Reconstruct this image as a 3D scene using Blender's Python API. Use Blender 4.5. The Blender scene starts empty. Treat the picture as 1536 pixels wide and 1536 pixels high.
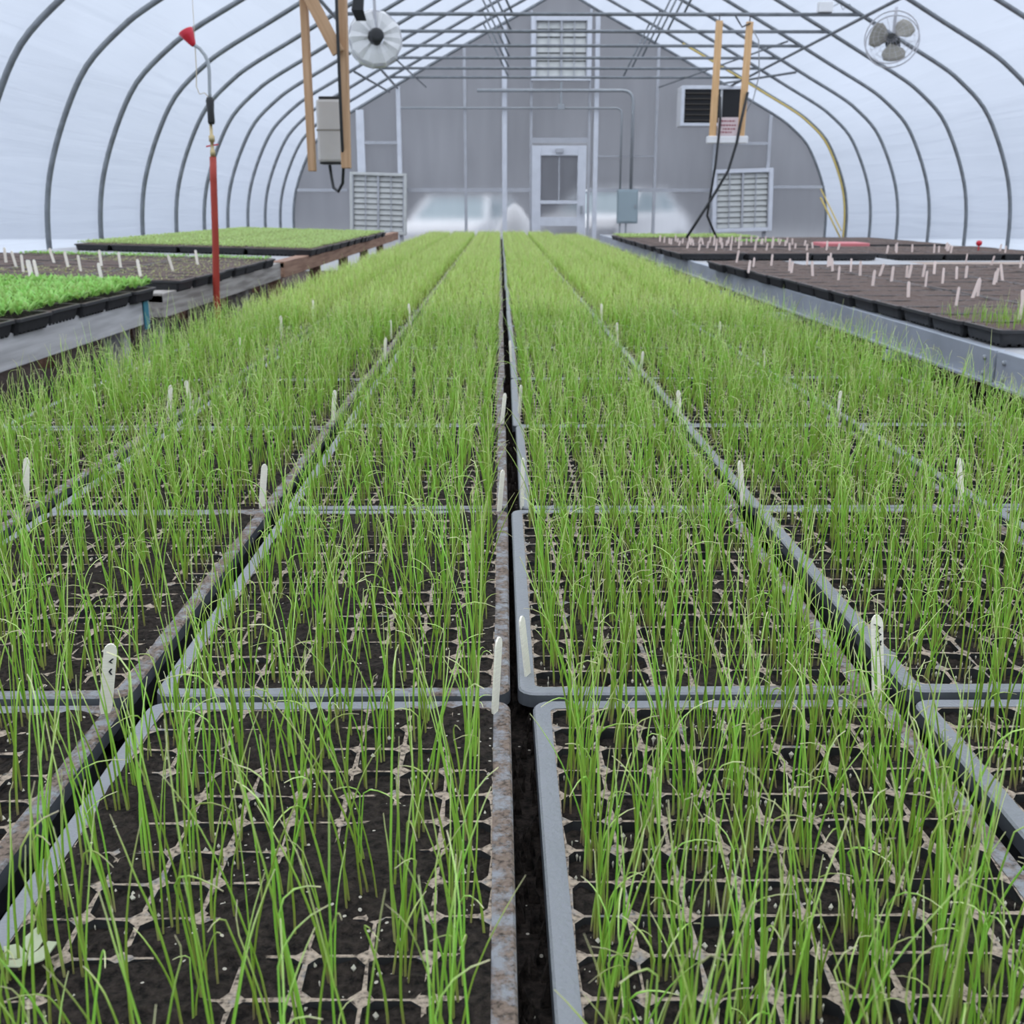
import bpy, math, random
from mathutils import Vector, Matrix
random.seed(11)
PI = math.pi
S = bpy.context.scene
C = S.collection

# ------------------------------------------------------------------ camera, sky, exposure
CAM = Vector((0.0, 0.0, 1.168)); FPX = 1665.0
PITCH, YAW = math.radians(15.444), math.radians(0.597)
cam = bpy.data.objects.new('camera', bpy.data.cameras.new('camera')); C.objects.link(cam)
cam.location = CAM; cam.rotation_euler = (PI/2 - PITCH, 0, -YAW)
cam.data.lens = FPX / 1536 * 36; cam.data.sensor_width = 36; cam.data.clip_start = 0.02; cam.data.clip_end = 300
cam.data.dof.use_dof = True; cam.data.dof.focus_distance = 0.90; cam.data.dof.aperture_fstop = 22.0
S.camera = cam
w = bpy.data.worlds.new('overcast_sky'); S.world = w; w.use_nodes = True
nt = w.node_tree; bg = nt.nodes['Background']
tc = nt.nodes.new('ShaderNodeTexCoord'); sx = nt.nodes.new('ShaderNodeSeparateXYZ'); rp = nt.nodes.new('ShaderNodeValToRGB')
nt.links.new(tc.outputs['Generated'], sx.inputs[0]); nt.links.new(sx.outputs['Z'], rp.inputs[0]); nt.links.new(rp.outputs[0], bg.inputs[0])
rp.color_ramp.elements[0].position = 0.0; rp.color_ramp.elements[0].color = (0.58, 0.65, 0.76, 1)
rp.color_ramp.elements[1].position = 0.9; rp.color_ramp.elements[1].color = (1.62, 1.66, 1.72, 1)
bg.inputs[1].default_value = 1.5
S.view_settings.view_transform = 'Standard'; S.view_settings.look = 'None'
S.view_settings.exposure = 0.24; S.view_settings.gamma = 1.0; S.view_settings.use_curve_mapping = False
S.cycles.max_bounces = 10; S.cycles.diffuse_bounces = 4; S.cycles.transparent_max_bounces = 16; S.cycles.transmission_bounces = 6
S.cycles.caustics_reflective = False; S.cycles.caustics_refractive = False

FWD = Vector((math.sin(YAW)*math.cos(PITCH), math.cos(YAW)*math.cos(PITCH), -math.sin(PITCH)))
RGT = Vector((math.cos(YAW), -math.sin(YAW), 0)); UP = RGT.cross(FWD)
def _ray(x, y): return FWD + RGT*((x-768)/FPX) + UP*((768-y)/FPX)
def on_y(x, y, Y):                      # world point at depth Y
    r = _ray(x, y); return CAM + r*(Y/r.y)
def on_z(x, y, Z):                      # world point at height Z
    r = _ray(x, y); return CAM + r*((Z-CAM.z)/r.z)

# ------------------------------------------------------------------ materials
def mat(name, col, rough=0.6, metal=0.0, var=0.0, scale=30.0, bump=0.0, spec=0.4):
    m = bpy.data.materials.new(name); m.use_nodes = True
    t = m.node_tree; b = t.nodes['Principled BSDF']
    b.inputs['Base Color'].default_value = (*col, 1); b.inputs['Roughness'].default_value = rough
    b.inputs['Metallic'].default_value = metal; b.inputs['Specular IOR Level'].default_value = spec
    if var or bump:
        g = t.nodes.new('ShaderNodeTexCoord'); n = t.nodes.new('ShaderNodeTexNoise')
        n.inputs['Scale'].default_value = scale; n.inputs['Detail'].default_value = 4
        t.links.new(g.outputs['Object'], n.inputs['Vector'])
        if var:
            r = t.nodes.new('ShaderNodeValToRGB')
            r.color_ramp.elements[0].position = 0.3; r.color_ramp.elements[1].position = 0.7
            r.color_ramp.elements[0].color = (*[c*(1-var) for c in col], 1); r.color_ramp.elements[1].color = (*[min(1, c*(1+var)) for c in col], 1)
            t.links.new(n.outputs['Fac'], r.inputs[0]); t.links.new(r.outputs[0], b.inputs['Base Color'])
        if bump:
            bp = t.nodes.new('ShaderNodeBump'); bp.inputs['Strength'].default_value = bump; bp.inputs['Distance'].default_value = 0.01
            t.links.new(n.outputs['Fac'], bp.inputs['Height']); t.links.new(bp.outputs[0], b.inputs['Normal'])
    return m

def wood_mat(name, c1, c2, axis=2):
    m = mat(name, c1, 0.75); t = m.node_tree; b = t.nodes['Principled BSDF']
    g = t.nodes.new('ShaderNodeTexCoord'); mp = t.nodes.new('ShaderNodeMapping'); n = t.nodes.new('ShaderNodeTexNoise'); r = t.nodes.new('ShaderNodeValToRGB')
    sc = [40, 40, 40]; sc[axis] = 2.5; mp.inputs['Scale'].default_value = sc; n.inputs['Scale'].default_value = 1.0; n.inputs['Detail'].default_value = 5
    r.color_ramp.elements[0].position = 0.35; r.color_ramp.elements[0].color = (*c1, 1); r.color_ramp.elements[1].position = 0.65; r.color_ramp.elements[1].color = (*c2, 1)
    t.links.new(g.outputs['Object'], mp.inputs[0]); t.links.new(mp.outputs[0], n.inputs['Vector']); t.links.new(n.outputs['Fac'], r.inputs[0]); t.links.new(r.outputs[0], b.inputs['Base Color'])
    return m

def film_mat():
    m = bpy.data.materials.new('poly_film'); m.use_nodes = True; t = m.node_tree; t.nodes.clear()
    o = t.nodes.new('ShaderNodeOutputMaterial'); mx = t.nodes.new('ShaderNodeMixShader'); mx2 = t.nodes.new('ShaderNodeMixShader')
    tr = t.nodes.new('ShaderNodeBsdfTransparent'); tl = t.nodes.new('ShaderNodeBsdfTranslucent'); df = t.nodes.new('ShaderNodeBsdfDiffuse')
    tr.inputs[0].default_value = (0.93, 0.95, 0.97, 1); tl.inputs[0].default_value = (0.62, 0.68, 0.79, 1); df.inputs[0].default_value = (0.66, 0.71, 0.80, 1)
    g = t.nodes.new('ShaderNodeNewGeometry'); mp = t.nodes.new('ShaderNodeMapping'); n = t.nodes.new('ShaderNodeTexNoise'); bp = t.nodes.new('ShaderNodeBump')
    mp.inputs['Scale'].default_value = (2.2, 0.30, 7.0); n.inputs['Scale'].default_value = 1.0; n.inputs['Detail'].default_value = 3; n.inputs['Distortion'].default_value = 0.6
    bp.inputs['Strength'].default_value = 0.45; bp.inputs['Distance'].default_value = 0.06
    t.links.new(g.outputs['Position'], mp.inputs[0]); t.links.new(mp.outputs[0], n.inputs['Vector']); t.links.new(n.outputs['Fac'], bp.inputs['Height'])
    t.links.new(bp.outputs[0], tl.inputs['Normal']); t.links.new(bp.outputs[0], df.inputs['Normal'])
    mx.inputs[0].default_value = 0.30; t.links.new(tl.outputs[0], mx.inputs[1]); t.links.new(df.outputs[0], mx.inputs[2])
    mx2.inputs[0].default_value = 0.58; t.links.new(tr.outputs[0], mx2.inputs[1]); t.links.new(mx.outputs[0], mx2.inputs[2]); t.links.new(mx2.outputs[0], o.inputs[0])
    return m

def poly_mat():                          # twin-wall polycarbonate: rough see-through sheet
    m = bpy.data.materials.new('twinwall_polycarbonate'); m.use_nodes = True; t = m.node_tree; t.nodes.clear()
    o = t.nodes.new('ShaderNodeOutputMaterial'); mx = t.nodes.new('ShaderNodeMixShader'); mx2 = t.nodes.new('ShaderNodeMixShader')
    rf = t.nodes.new('ShaderNodeBsdfRefraction'); rf.inputs['Color'].default_value = (0.90, 0.90, 0.92, 1); rf.inputs['Roughness'].default_value = 0.5; rf.inputs['IOR'].default_value = 1.12
    tl = t.nodes.new('ShaderNodeBsdfTranslucent'); df = t.nodes.new('ShaderNodeBsdfDiffuse')
    g = t.nodes.new('ShaderNodeNewGeometry'); mp = t.nodes.new('ShaderNodeMapping'); n = t.nodes.new('ShaderNodeTexNoise'); r = t.nodes.new('ShaderNodeValToRGB')
    mp.inputs['Scale'].default_value = (5, 1, 0.7); n.inputs['Scale'].default_value = 1.0; n.inputs['Detail'].default_value = 4
    r.color_ramp.elements[0].position = 0.3; r.color_ramp.elements[0].color = (0.22, 0.225, 0.245, 1); r.color_ramp.elements[1].position = 0.75; r.color_ramp.elements[1].color = (0.32, 0.325, 0.345, 1)
    t.links.new(g.outputs['Position'], mp.inputs[0]); t.links.new(mp.outputs[0], n.inputs['Vector']); t.links.new(n.outputs['Fac'], r.inputs[0])
    t.links.new(r.outputs[0], tl.inputs[0]); t.links.new(r.outputs[0], df.inputs[0])
    mx.inputs[0].default_value = 0.6; t.links.new(tl.outputs[0], mx.inputs[1]); t.links.new(df.outputs[0], mx.inputs[2])
    mx2.inputs[0].default_value = 0.42; t.links.new(rf.outputs[0], mx2.inputs[1]); t.links.new(mx.outputs[0], mx2.inputs[2]); t.links.new(mx2.outputs[0], o.inputs[0])
    return m

def leaf_mat(name, stops, transl=0.35, hue=0.018):
    m = bpy.data.materials.new(name); m.use_nodes = True; t = m.node_tree; b = t.nodes['Principled BSDF']; o = t.nodes['Material Output']
    a = t.nodes.new('ShaderNodeAttribute'); a.attribute_name = 'along'; r = t.nodes.new('ShaderNodeValToRGB')
    while len(r.color_ramp.elements) < len(stops): r.color_ramp.elements.new(0.5)
    for e, (p, c) in zip(r.color_ramp.elements, stops): e.position = p; e.color = (*c, 1)
    a2 = t.nodes.new('ShaderNodeAttribute'); a2.attribute_name = 'tone'
    h = t.nodes.new('ShaderNodeHueSaturation'); mm = t.nodes.new('ShaderNodeMapRange'); mm.inputs[3].default_value = 0.78; mm.inputs[4].default_value = 1.22
    mh = t.nodes.new('ShaderNodeMapRange'); mh.inputs[3].default_value = 0.5-hue; mh.inputs[4].default_value = 0.5+hue
    t.links.new(a.outputs['Fac'], r.inputs[0]); t.links.new(r.outputs[0], h.inputs['Color']); t.links.new(a2.outputs['Fac'], mm.inputs[0]); t.links.new(mm.outputs[0], h.inputs['Value'])
    oi = t.nodes.new('ShaderNodeObjectInfo'); t.links.new(a2.outputs['Fac'], mh.inputs[0]); t.links.new(mh.outputs[0], h.inputs['Hue'])
    t.links.new(h.outputs[0], b.inputs['Base Color']); b.inputs['Roughness'].default_value = 0.45; b.inputs['Specular IOR Level'].default_value = 0.35
    tl = t.nodes.new('ShaderNodeBsdfTranslucent'); t.links.new(h.outputs[0], tl.inputs[0]); mx = t.nodes.new('ShaderNodeMixShader'); mx.inputs[0].default_value = transl
    t.links.new(b.outputs[0], mx.inputs[1]); t.links.new(tl.outputs[0], mx.inputs[2]); t.links.new(mx.outputs[0], o.inputs[0])
    return m

def dirty_mat(name, plastic, dirt, lo, hi, grad):
    # plastic with dried peat; grad = how much more dirt towards the tray's +x rim
    m = mat(name, plastic, 0.5); t = m.node_tree; b = t.nodes['Principled BSDF']
    g = t.nodes.new('ShaderNodeTexCoord'); ge = t.nodes.new('ShaderNodeNewGeometry')
    n = t.nodes.new('ShaderNodeTexNoise'); n.inputs['Scale'].default_value = 55; n.inputs['Detail'].default_value = 6; n.inputs['Roughness'].default_value = 0.7
    n2 = t.nodes.new('ShaderNodeTexNoise'); n2.inputs['Scale'].default_value = 300; n2.inputs['Detail'].default_value = 3
    t.links.new(ge.outputs['Position'], n.inputs['Vector']); t.links.new(ge.outputs['Position'], n2.inputs['Vector'])
    sep = t.nodes.new('ShaderNodeSeparateXYZ'); t.links.new(g.outputs['Object'], sep.inputs[0])
    ma = t.nodes.new('ShaderNodeMath'); ma.operation = 'MULTIPLY_ADD'; ma.inputs[1].default_value = grad; t.links.new(sep.outputs['X'], ma.inputs[0]); t.links.new(n.outputs['Fac'], ma.inputs[2])
    mr = t.nodes.new('ShaderNodeMapRange'); mr.inputs[1].default_value = lo; mr.inputs[2].default_value = hi; t.links.new(ma.outputs[0], mr.inputs[0])
    r = t.nodes.new('ShaderNodeValToRGB'); el = r.color_ramp.elements
    el[0].position = 0.32; el[0].color = (0.05, 0.038, 0.03, 1); el[1].position = 0.75; el[1].color = (*[min(1, c*1.45) for c in dirt], 1)
    e = el.new(0.5); e.color = (*dirt, 1)
    t.links.new(n2.outputs['Fac'], r.inputs[0])
    mx = t.nodes.new('ShaderNodeMixRGB'); mx.inputs[1].default_value = (*plastic, 1); t.links.new(mr.outputs[0], mx.inputs[0]); t.links.new(r.outputs[0], mx.inputs[2])
    t.links.new(mx.outputs[0], b.inputs['Base Color'])
    mr2 = t.nodes.new('ShaderNodeMapRange'); mr2.inputs[3].default_value = 0.42; mr2.inputs[4].default_value = 0.95; t.links.new(mr.outputs[0], mr2.inputs[0]); t.links.new(mr2.outputs[0], b.inputs['Roughness'])
    bp = t.nodes.new('ShaderNodeBump'); bp.inputs['Strength'].default_value = 0.5; bp.inputs['Distance'].default_value = 0.002
    t.links.new(n2.outputs['Fac'], bp.inputs['Height']); t.links.new(bp.outputs[0], b.inputs['Normal'])
    return m

def soil_mat(name, c1, c2, speck=True):
    m = mat(name, c1, 0.95, spec=0.15); t = m.node_tree; b = t.nodes['Principled BSDF']
    ge = t.nodes.new('ShaderNodeNewGeometry'); n = t.nodes.new('ShaderNodeTexNoise'); n.inputs['Scale'].default_value = 180; n.inputs['Detail'].default_value = 5; n.inputs['Roughness'].default_value = 0.7
    t.links.new(ge.outputs['Position'], n.inputs['Vector']); r = t.nodes.new('ShaderNodeValToRGB')
    r.color_ramp.elements[0].position = 0.35; r.color_ramp.elements[0].color = (*c1, 1); r.color_ramp.elements[1].position = 0.68; r.color_ramp.elements[1].color = (*c2, 1)
    t.links.new(n.outputs['Fac'], r.inputs[0])
    v = t.nodes.new('ShaderNodeTexVoronoi'); v.inputs['Scale'].default_value = 130; t.links.new(ge.outputs['Position'], v.inputs['Vector'])
    lt = t.nodes.new('ShaderNodeMath'); lt.operation = 'LESS_THAN'; lt.inputs[1].default_value = 0.14; t.links.new(v.outputs['Distance'], lt.inputs[0])
    sp = t.nodes.new('ShaderNodeSeparateColor'); t.links.new(v.outputs['Color'], sp.inputs[0])
    gt = t.nodes.new('ShaderNodeMath'); gt.operation = 'GREATER_THAN'; gt.inputs[1].default_value = 0.72; t.links.new(sp.outputs[0], gt.inputs[0])
    mu = t.nodes.new('ShaderNodeMath'); mu.operation = 'MULTIPLY'; t.links.new(lt.outputs[0], mu.inputs[0]); t.links.new(gt.outputs[0], mu.inputs[1])
    mx = t.nodes.new('ShaderNodeMixRGB'); t.links.new(mu.outputs[0], mx.inputs[0]); t.links.new(r.outputs[0], mx.inputs[1]); mx.inputs[2].default_value = (0.55, 0.5, 0.42, 1)
    t.links.new((mx if speck else r).outputs[0], b.inputs['Base Color'])
    bp = t.nodes.new('ShaderNodeBump'); bp.inputs['Strength'].default_value = 0.9; bp.inputs['Distance'].default_value = 0.004
    t.links.new(n.outputs['Fac'], bp.inputs['Height']); t.links.new(bp.outputs[0], b.inputs['Normal'])
    return m

M = {}
M['film'] = film_mat(); M['poly'] = poly_mat()
M['steel'] = mat('galvanized_steel', (0.17, 0.185, 0.20), 0.5, 0.35, 0.2, 12)
M['conduit'] = mat('conduit_steel', (0.33, 0.35, 0.37), 0.5, 0.4)
M['frame_white'] = mat('white_painted_frame', (0.62, 0.64, 0.69), 0.5, 0, 0.05, 8)
M['frame_grey'] = mat('grey_extrusion', (0.42, 0.43, 0.46), 0.5, 0, 0.06, 8)
M['shutter'] = mat('shutter_grey_white', (0.55, 0.56, 0.54), 0.6, 0, 0.06, 10)
M['dark'] = mat('dark_gap', (0.012, 0.012, 0.014), 0.7)
M['black'] = mat('black_rubber', (0.02, 0.021, 0.023), 0.55)
M['tray'] = mat('tray_plastic', (0.028, 0.028, 0.03), 0.5, 0, 0.2, 30)
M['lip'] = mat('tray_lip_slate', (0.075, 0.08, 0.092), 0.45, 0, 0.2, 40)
M['rim'] = dirty_mat('tray_rim', (0.235, 0.24, 0.26), (0.17, 0.125, 0.10), 0.57, 0.72, 1.35)
M['rim_dark'] = dirty_mat('tray_rim_dark', (0.06, 0.055, 0.055), (0.15, 0.11, 0.09), 0.42, 0.62, 0.0)
M['grid'] = dirty_mat('tray_cell_grid', (0.20, 0.205, 0.22), (0.34, 0.27, 0.21), 0.30, 0.45, 0.3)
M['soil'] = soil_mat('peat_soil', (0.006, 0.005, 0.0045), (0.052, 0.040, 0.033))
M['soil_dry'] = soil_mat('dry_peat', (0.085, 0.062, 0.054), (0.20, 0.15, 0.13))
M['perlite'] = mat('perlite', (0.66, 0.61, 0.5), 0.9, 0, 0.25, 60)
M['leaf'] = leaf_mat('onion_leaf', [(0.0, (0.40, 0.30, 0.20)), (0.08, (0.44, 0.50, 0.13)), (0.22, (0.37, 0.61, 0.08)), (0.64, (0.39, 0.64, 0.10)), (0.84, (0.66, 0.80, 0.28)), (1.0, (0.88, 0.80, 0.58))])
M['leaf_far'] = leaf_mat('onion_leaf_massed', [(0.0, (0.34, 0.34, 0.14)), (0.12, (0.48, 0.62, 0.11)), (0.55, (0.53, 0.74, 0.16)), (0.84, (0.74, 0.86, 0.30)), (1.0, (0.85, 0.82, 0.52))])
M['greens'] = leaf_mat('bright_greens', [(0, (0.26, 0.46, 0.09)), (1, (0.42, 0.70, 0.20))], 0.4)
M['sprout'] = leaf_mat('pale_sprout', [(0, (0.40, 0.42, 0.16)), (1, (0.55, 0.62, 0.24))], 0.4)
M['seedbed'] = leaf_mat('young_seedling_leaf', [(0, (0.42, 0.55, 0.18)), (1, (0.56, 0.72, 0.28))], 0.4)
M['stake'] = mat('bare_wood_stake', (0.92, 0.85, 0.74), 0.8, 0, 0.1, 60)
M['stake_pink'] = mat('stained_wood_stake', (0.80, 0.66, 0.60), 0.8, 0, 0.12, 60)
M['ink'] = mat('black_ink', (0.02, 0.02, 0.03), 0.6)
M['lumber'] = wood_mat('pine_lumber', (0.40, 0.24, 0.13), (0.50, 0.32, 0.19))
M['lumber_light'] = wood_mat('light_pine_lumber', (0.60, 0.36, 0.17), (0.72, 0.47, 0.25))
M['weathered'] = wood_mat('weathered_board', (0.22, 0.20, 0.18), (0.42, 0.39, 0.36), 1)
M['pale_board'] = wood_mat('pale_grey_board', (0.40, 0.39, 0.39), (0.58, 0.57, 0.57), 1)
M['brown_board'] = wood_mat('brown_board', (0.22, 0.12, 0.08), (0.36, 0.22, 0.15), 1)
M['alu'] = mat('galvanized_rail', (0.40, 0.43, 0.48), 0.45, 0.3, 0.12, 5)
M['bench'] = mat('bench_surface', (0.36, 0.36, 0.37), 0.7, 0, 0.15, 5)
M['bench_dark'] = mat('dirty_bench_mesh', (0.03, 0.025, 0.022), 0.9, 0, 0.3, 20)
M['red'] = mat('red_plastic', (0.55, 0.02, 0.04), 0.35)
M['hose'] = mat('red_rubber_hose', (0.33, 0.035, 0.02), 0.45, 0, 0.1, 15)
M['pink'] = mat('faded_red_plastic', (0.55, 0.16, 0.17), 0.5)
M['brass'] = mat('brass_fitting', (0.45, 0.36, 0.2), 0.4, 0.7)
M['string'] = mat('tan_string', (0.55, 0.47, 0.35), 0.9)
M['yellow'] = mat('yellow_hose', (0.55, 0.42, 0.12), 0.6)
M['greybox'] = mat('grey_metal_box', (0.56, 0.55, 0.53), 0.55, 0, 0.04, 6)
M['bluebox'] = mat('blue_grey_enclosure', (0.30, 0.37, 0.40), 0.5)
M['white'] = mat('white_plastic', (0.72, 0.72, 0.73), 0.5)
M['signface'] = mat('pale_sign_board', (0.62, 0.50, 0.50), 0.6)
M['signink'] = mat('maroon_print', (0.28, 0.07, 0.09), 0.7)
M['fanblade'] = mat('olive_grey_blade', (0.27, 0.255, 0.22), 0.5)
M['fanwire'] = mat('fan_guard_wire', (0.45, 0.45, 0.48), 0.5, 0.2)
M['fanskin'] = mat('white_fan_shroud', (0.66, 0.66, 0.66), 0.6)
M['teal'] = mat('teal_strap', (0.05, 0.22, 0.28), 0.6)
M['gravel'] = mat('brown_gravel', (0.085, 0.06, 0.05), 0.95, 0, 0.5, 25, 0.6)
M['rust'] = mat('terracotta_stone', (0.24, 0.10, 0.07), 0.9, 0, 0.3, 20)
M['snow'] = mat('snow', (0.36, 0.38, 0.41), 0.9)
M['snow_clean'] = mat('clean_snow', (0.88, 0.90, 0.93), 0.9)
M['hill'] = mat('grey_winter_slope', (0.13, 0.135, 0.15), 0.95, 0, 0.2, 0.4)
M['carpaint'] = mat('white_car_paint', (0.82, 0.84, 0.88), 0.25)
M['carglass'] = mat('car_window', (0.22, 0.30, 0.34), 0.15)
M['tan_board'] = mat('tan_bench_board', (0.36, 0.28, 0.23), 0.8, 0, 0.15, 9)
M['weed'] = mat('pale_weed_leaf', (0.42, 0.45, 0.30), 0.7)

# ------------------------------------------------------------------ mesh helpers
class MB:
    def __init__(s): s.v = []; s.f = []; s.a = None; s.b = None
    def add(s, vs, fs):
        o = len(s.v); s.v.extend(tuple(v) for v in vs); s.f.extend(tuple(i+o for i in f) for f in fs); return s
    def box(s, x0, x1, y0, y1, z0, z1):
        return s.add([(x0,y0,z0),(x1,y0,z0),(x1,y1,z0),(x0,y1,z0),(x0,y0,z1),(x1,y0,z1),(x1,y1,z1),(x0,y1,z1)],
                     [(0,3,2,1),(4,5,6,7),(0,1,5,4),(1,2,6,5),(2,3,7,6),(3,0,4,7)])
    def bar(s, p, q, wx, wz, up=(0,0,1)):
        p, q = Vector(p), Vector(q); d = (q-p).normalized(); u = Vector(up)
        if abs(d.dot(u)) > 0.98: u = Vector((0,1,0))
        a = d.cross(u).normalized()*wx/2; b = a.cross(d).normalized()*wz/2
        vs = [p-a-b,p+a-b,p+a+b,p-a+b,q-a-b,q+a-b,q+a+b,q-a+b]
        return s.add(vs, [(0,1,2,3),(7,6,5,4),(0,4,5,1),(1,5,6,2),(2,6,7,3),(3,7,4,0)])
    def tube(s, pts, r, n=8, cap=True):
        pts = [Vector(p) for p in pts]; rs = r if isinstance(r, (list, tuple)) else [r]*len(pts); o = len(s.v); prev = None
        for i, p in enumerate(pts):
            d = (pts[min(i+1, len(pts)-1)] - pts[max(i-1, 0)]).normalized()
            u = prev if prev else (Vector((0,0,1)) if abs(d.z) < 0.9 else Vector((1,0,0)))
            a = (u - d*u.dot(d)).normalized(); b = d.cross(a); prev = a
            for k in range(n): t = 2*PI*k/n; s.v.append(tuple(p + (a*math.cos(t) + b*math.sin(t))*rs[i]))
        for i in range(len(pts)-1):
            for k in range(n):
                s.f.append((o+i*n+k, o+i*n+(k+1)%n, o+(i+1)*n+(k+1)%n, o+(i+1)*n+k))
        if cap:
            s.f.append(tuple(o+k for k in reversed(range(n)))); s.f.append(tuple(o+(len(pts)-1)*n+k for k in range(n)))
        return s
    def lathe(s, prof, n=20, mtx=Matrix()):
        o = len(s.v)
        for r, z in prof:
            for k in range(n): s.v.append(tuple(mtx @ Vector((r*math.cos(2*PI*k/n), r*math.sin(2*PI*k/n), z))))
        for i in range(len(prof)-1):
            for k in range(n): s.f.append((o+i*n+k, o+i*n+(k+1)%n, o+(i+1)*n+(k+1)%n, o+(i+1)*n+k))
        s.f.append(tuple(o+k for k in reversed(range(n)))); s.f.append(tuple(o+(len(prof)-1)*n+k for k in range(n)))
        return s
    def prism(s, poly, y0, y1):
        n = len(poly)
        return s.add([(x,y0,z) for x,z in poly]+[(x,y1,z) for x,z in poly], [tuple(range(n)), tuple(reversed(range(n,2*n)))]+[(i,i+n,(i+1)%n+n,(i+1)%n) for i in range(n)])
    def mesh(s, name, m, smooth=False):
        me = bpy.data.meshes.new(name); me.from_pydata(s.v, [], s.f); me.materials.append(M[m] if isinstance(m, str) else m)
        if s.a:
            at = me.attributes.new('along', 'FLOAT', 'POINT'); at.data.foreach_set('value', s.a)
            at = me.attributes.new('tone', 'FLOAT', 'POINT'); at.data.foreach_set('value', s.b)
        if smooth: me.polygons.foreach_set('use_smooth', [True]*len(me.polygons))
        me.update(); return me
def link(name, me, parent=None, loc=None, rot=None):
    o = bpy.data.objects.new(name, me); C.objects.link(o)
    if parent: o.parent = parent
    if loc is not None: o.location = loc
    if rot is not None: o.rotation_euler = rot
    return o
def obj(name, mb, m, parent=None, smooth=False, bevel=0, loc=None):
    o = link(name, mb.mesh(name, m, smooth), parent, loc)
    if bevel:
        md = o.modifiers.new('edge', 'BEVEL'); md.width = bevel; md.segments = 2; md.limit_method = 'ANGLE'
    return o
def tag(o, label, cat, group=None, kind=None):
    if kind: o['kind'] = kind
    if label: o['label'] = label
    if cat: o['category'] = cat
    if group: o['group'] = group
    return o
def thing(name, label, cat, loc=(0,0,0), group=None, rz=0):
    o = bpy.data.objects.new(name, None); C.objects.link(o); o.location = loc; o.rotation_euler = (0,0,rz); o.empty_display_size = 0.05
    return tag(o, label, cat, group)
def struct(o, label=None):
    o['kind'] = 'structure'
    if label: o['label'] = label
    return o
ORD = 'first second third fourth fifth sixth seventh eighth ninth tenth eleventh twelfth thirteenth fourteenth fifteenth sixteenth seventeenth eighteenth nineteenth twentieth twenty-first twenty-second twenty-third twenty-fourth twenty-fifth twenty-sixth twenty-seventh twenty-eighth twenty-ninth thirtieth'.split()

# ------------------------------------------------------------------ greenhouse shell
HX, WY, FY = 1.10, 21.0, -9.0            # ridge line x, end wall y, front wall y
HALF = [(4.86,0.0),(4.86,0.55),(4.855,1.02),(4.79,1.42),(4.63,1.85),(4.41,2.24),(4.10,2.53),(3.85,2.70),(3.38,2.96),(2.79,3.29),(1.68,3.89),(0.64,4.43),(0.18,4.68),(0.0,4.74)]
def smooth_half():
    out = []
    P = HALF
    for i in range(len(P)-1):
        p0, p1, p2, p3 = P[max(i-1,0)], P[i], P[i+1], P[min(i+2,len(P)-1)]
        for k in range(4):
            t = k/4; a = []
            for j in (0, 1):
                a.append(0.5*((2*p1[j])+(-p0[j]+p2[j])*t+(2*p0[j]-5*p1[j]+4*p2[j]-p3[j])*t*t+(-p0[j]+3*p1[j]-3*p2[j]+p3[j])*t**3))
            out.append(tuple(a))
    out.append(P[-1]); return out
HS = smooth_half()
ARCH = [(HX-d, z) for d, z in HS] + [(HX+d, z) for d, z in reversed(HS[:-1])]
def roof_z(x):
    d = abs(x-HX)
    for (d0,z0),(d1,z1) in zip(HS, HS[1:]):
        if d1 <= d <= d0 and d0 > d1: return z0+(z1-z0)*(d0-d)/(d0-d1)
    return 4.74
def film(name, i0, i1, off=0.045):
    mb = MB(); ys = [FY+(WY+0.05-FY)*i/12 for i in range(13)]; q = []
    for i in range(i0, i1):
        x, z = ARCH[i]; a, b = ARCH[max(i-1,0)], ARCH[min(i+1,len(ARCH)-1)]; tx, tz = b[0]-a[0], b[1]-a[1]; l = math.hypot(tx,tz)
        q.append((x-tz/l*off, z+tx/l*off))
    n = len(q)
    for y in ys: mb.v += [(x,y,z) for x,z in q]
    for j in range(12):
        for i in range(n-1): mb.f.append((j*n+i, j*n+i+1, (j+1)*n+i+1, (j+1)*n+i))
    return struct(obj(name, mb, 'film', None, True))
CUT = [i for i,p in enumerate(HS) if p[1] >= 2.24][0]; N = len(ARCH)
film('wall_left', 0, CUT+1); film('ceiling', CUT, N-CUT); film('wall_right', N-CUT-1, N)
fl = MB(); fl.add([(HX-5,FY,0),(HX+5,FY,0),(HX+5,WY,0),(HX-5,WY,0)], [(0,1,2,3)]); struct(obj('floor', fl, 'gravel'))
for nm, x in (('baseboard_left', HX-4.84), ('baseboard_right', HX+4.80)):
    struct(obj(nm, MB().box(x, x+0.04, FY, WY, 0, 0.24), 'weathered'))
# polycarbonate end walls, one sheet per bay between the posts
def sheet(x0, x1, zlo, yy, name, parent, m='poly'):
    n = 8; top = [(x0+(x1-x0)*i/n, roof_z(x0+(x1-x0)*i/n)) for i in range(n+1)]
    return obj(name, MB().add([(x0,yy,zlo),(x1,yy,zlo)]+[(x,yy,z) for x,z in reversed(top)], [tuple(range(n+3))]), m, parent)
wb = struct(thing('wall_back', None, None, (0,0,0)), 'grey translucent twin-wall end wall with white posts')
BX = [-3.745,-2.49,-1.80,-0.62,0.085,0.56,1.60,2.80,3.86,4.84,5.945]
for a, b in zip(BX, BX[1:]):
    if a == 0.56: continue
    sheet(a, b, 0.0, WY, 'panel', wb)
sheet(0.56, 1.60, 2.27, WY, 'panel', wb)
def post(x, z0, z1, wd=0.06, m='frame_white', y=WY-0.05):
    obj('post', MB().box(x-wd/2, x+wd/2, y-0.03, y+0.03, z0, z1), m, wb)
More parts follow.
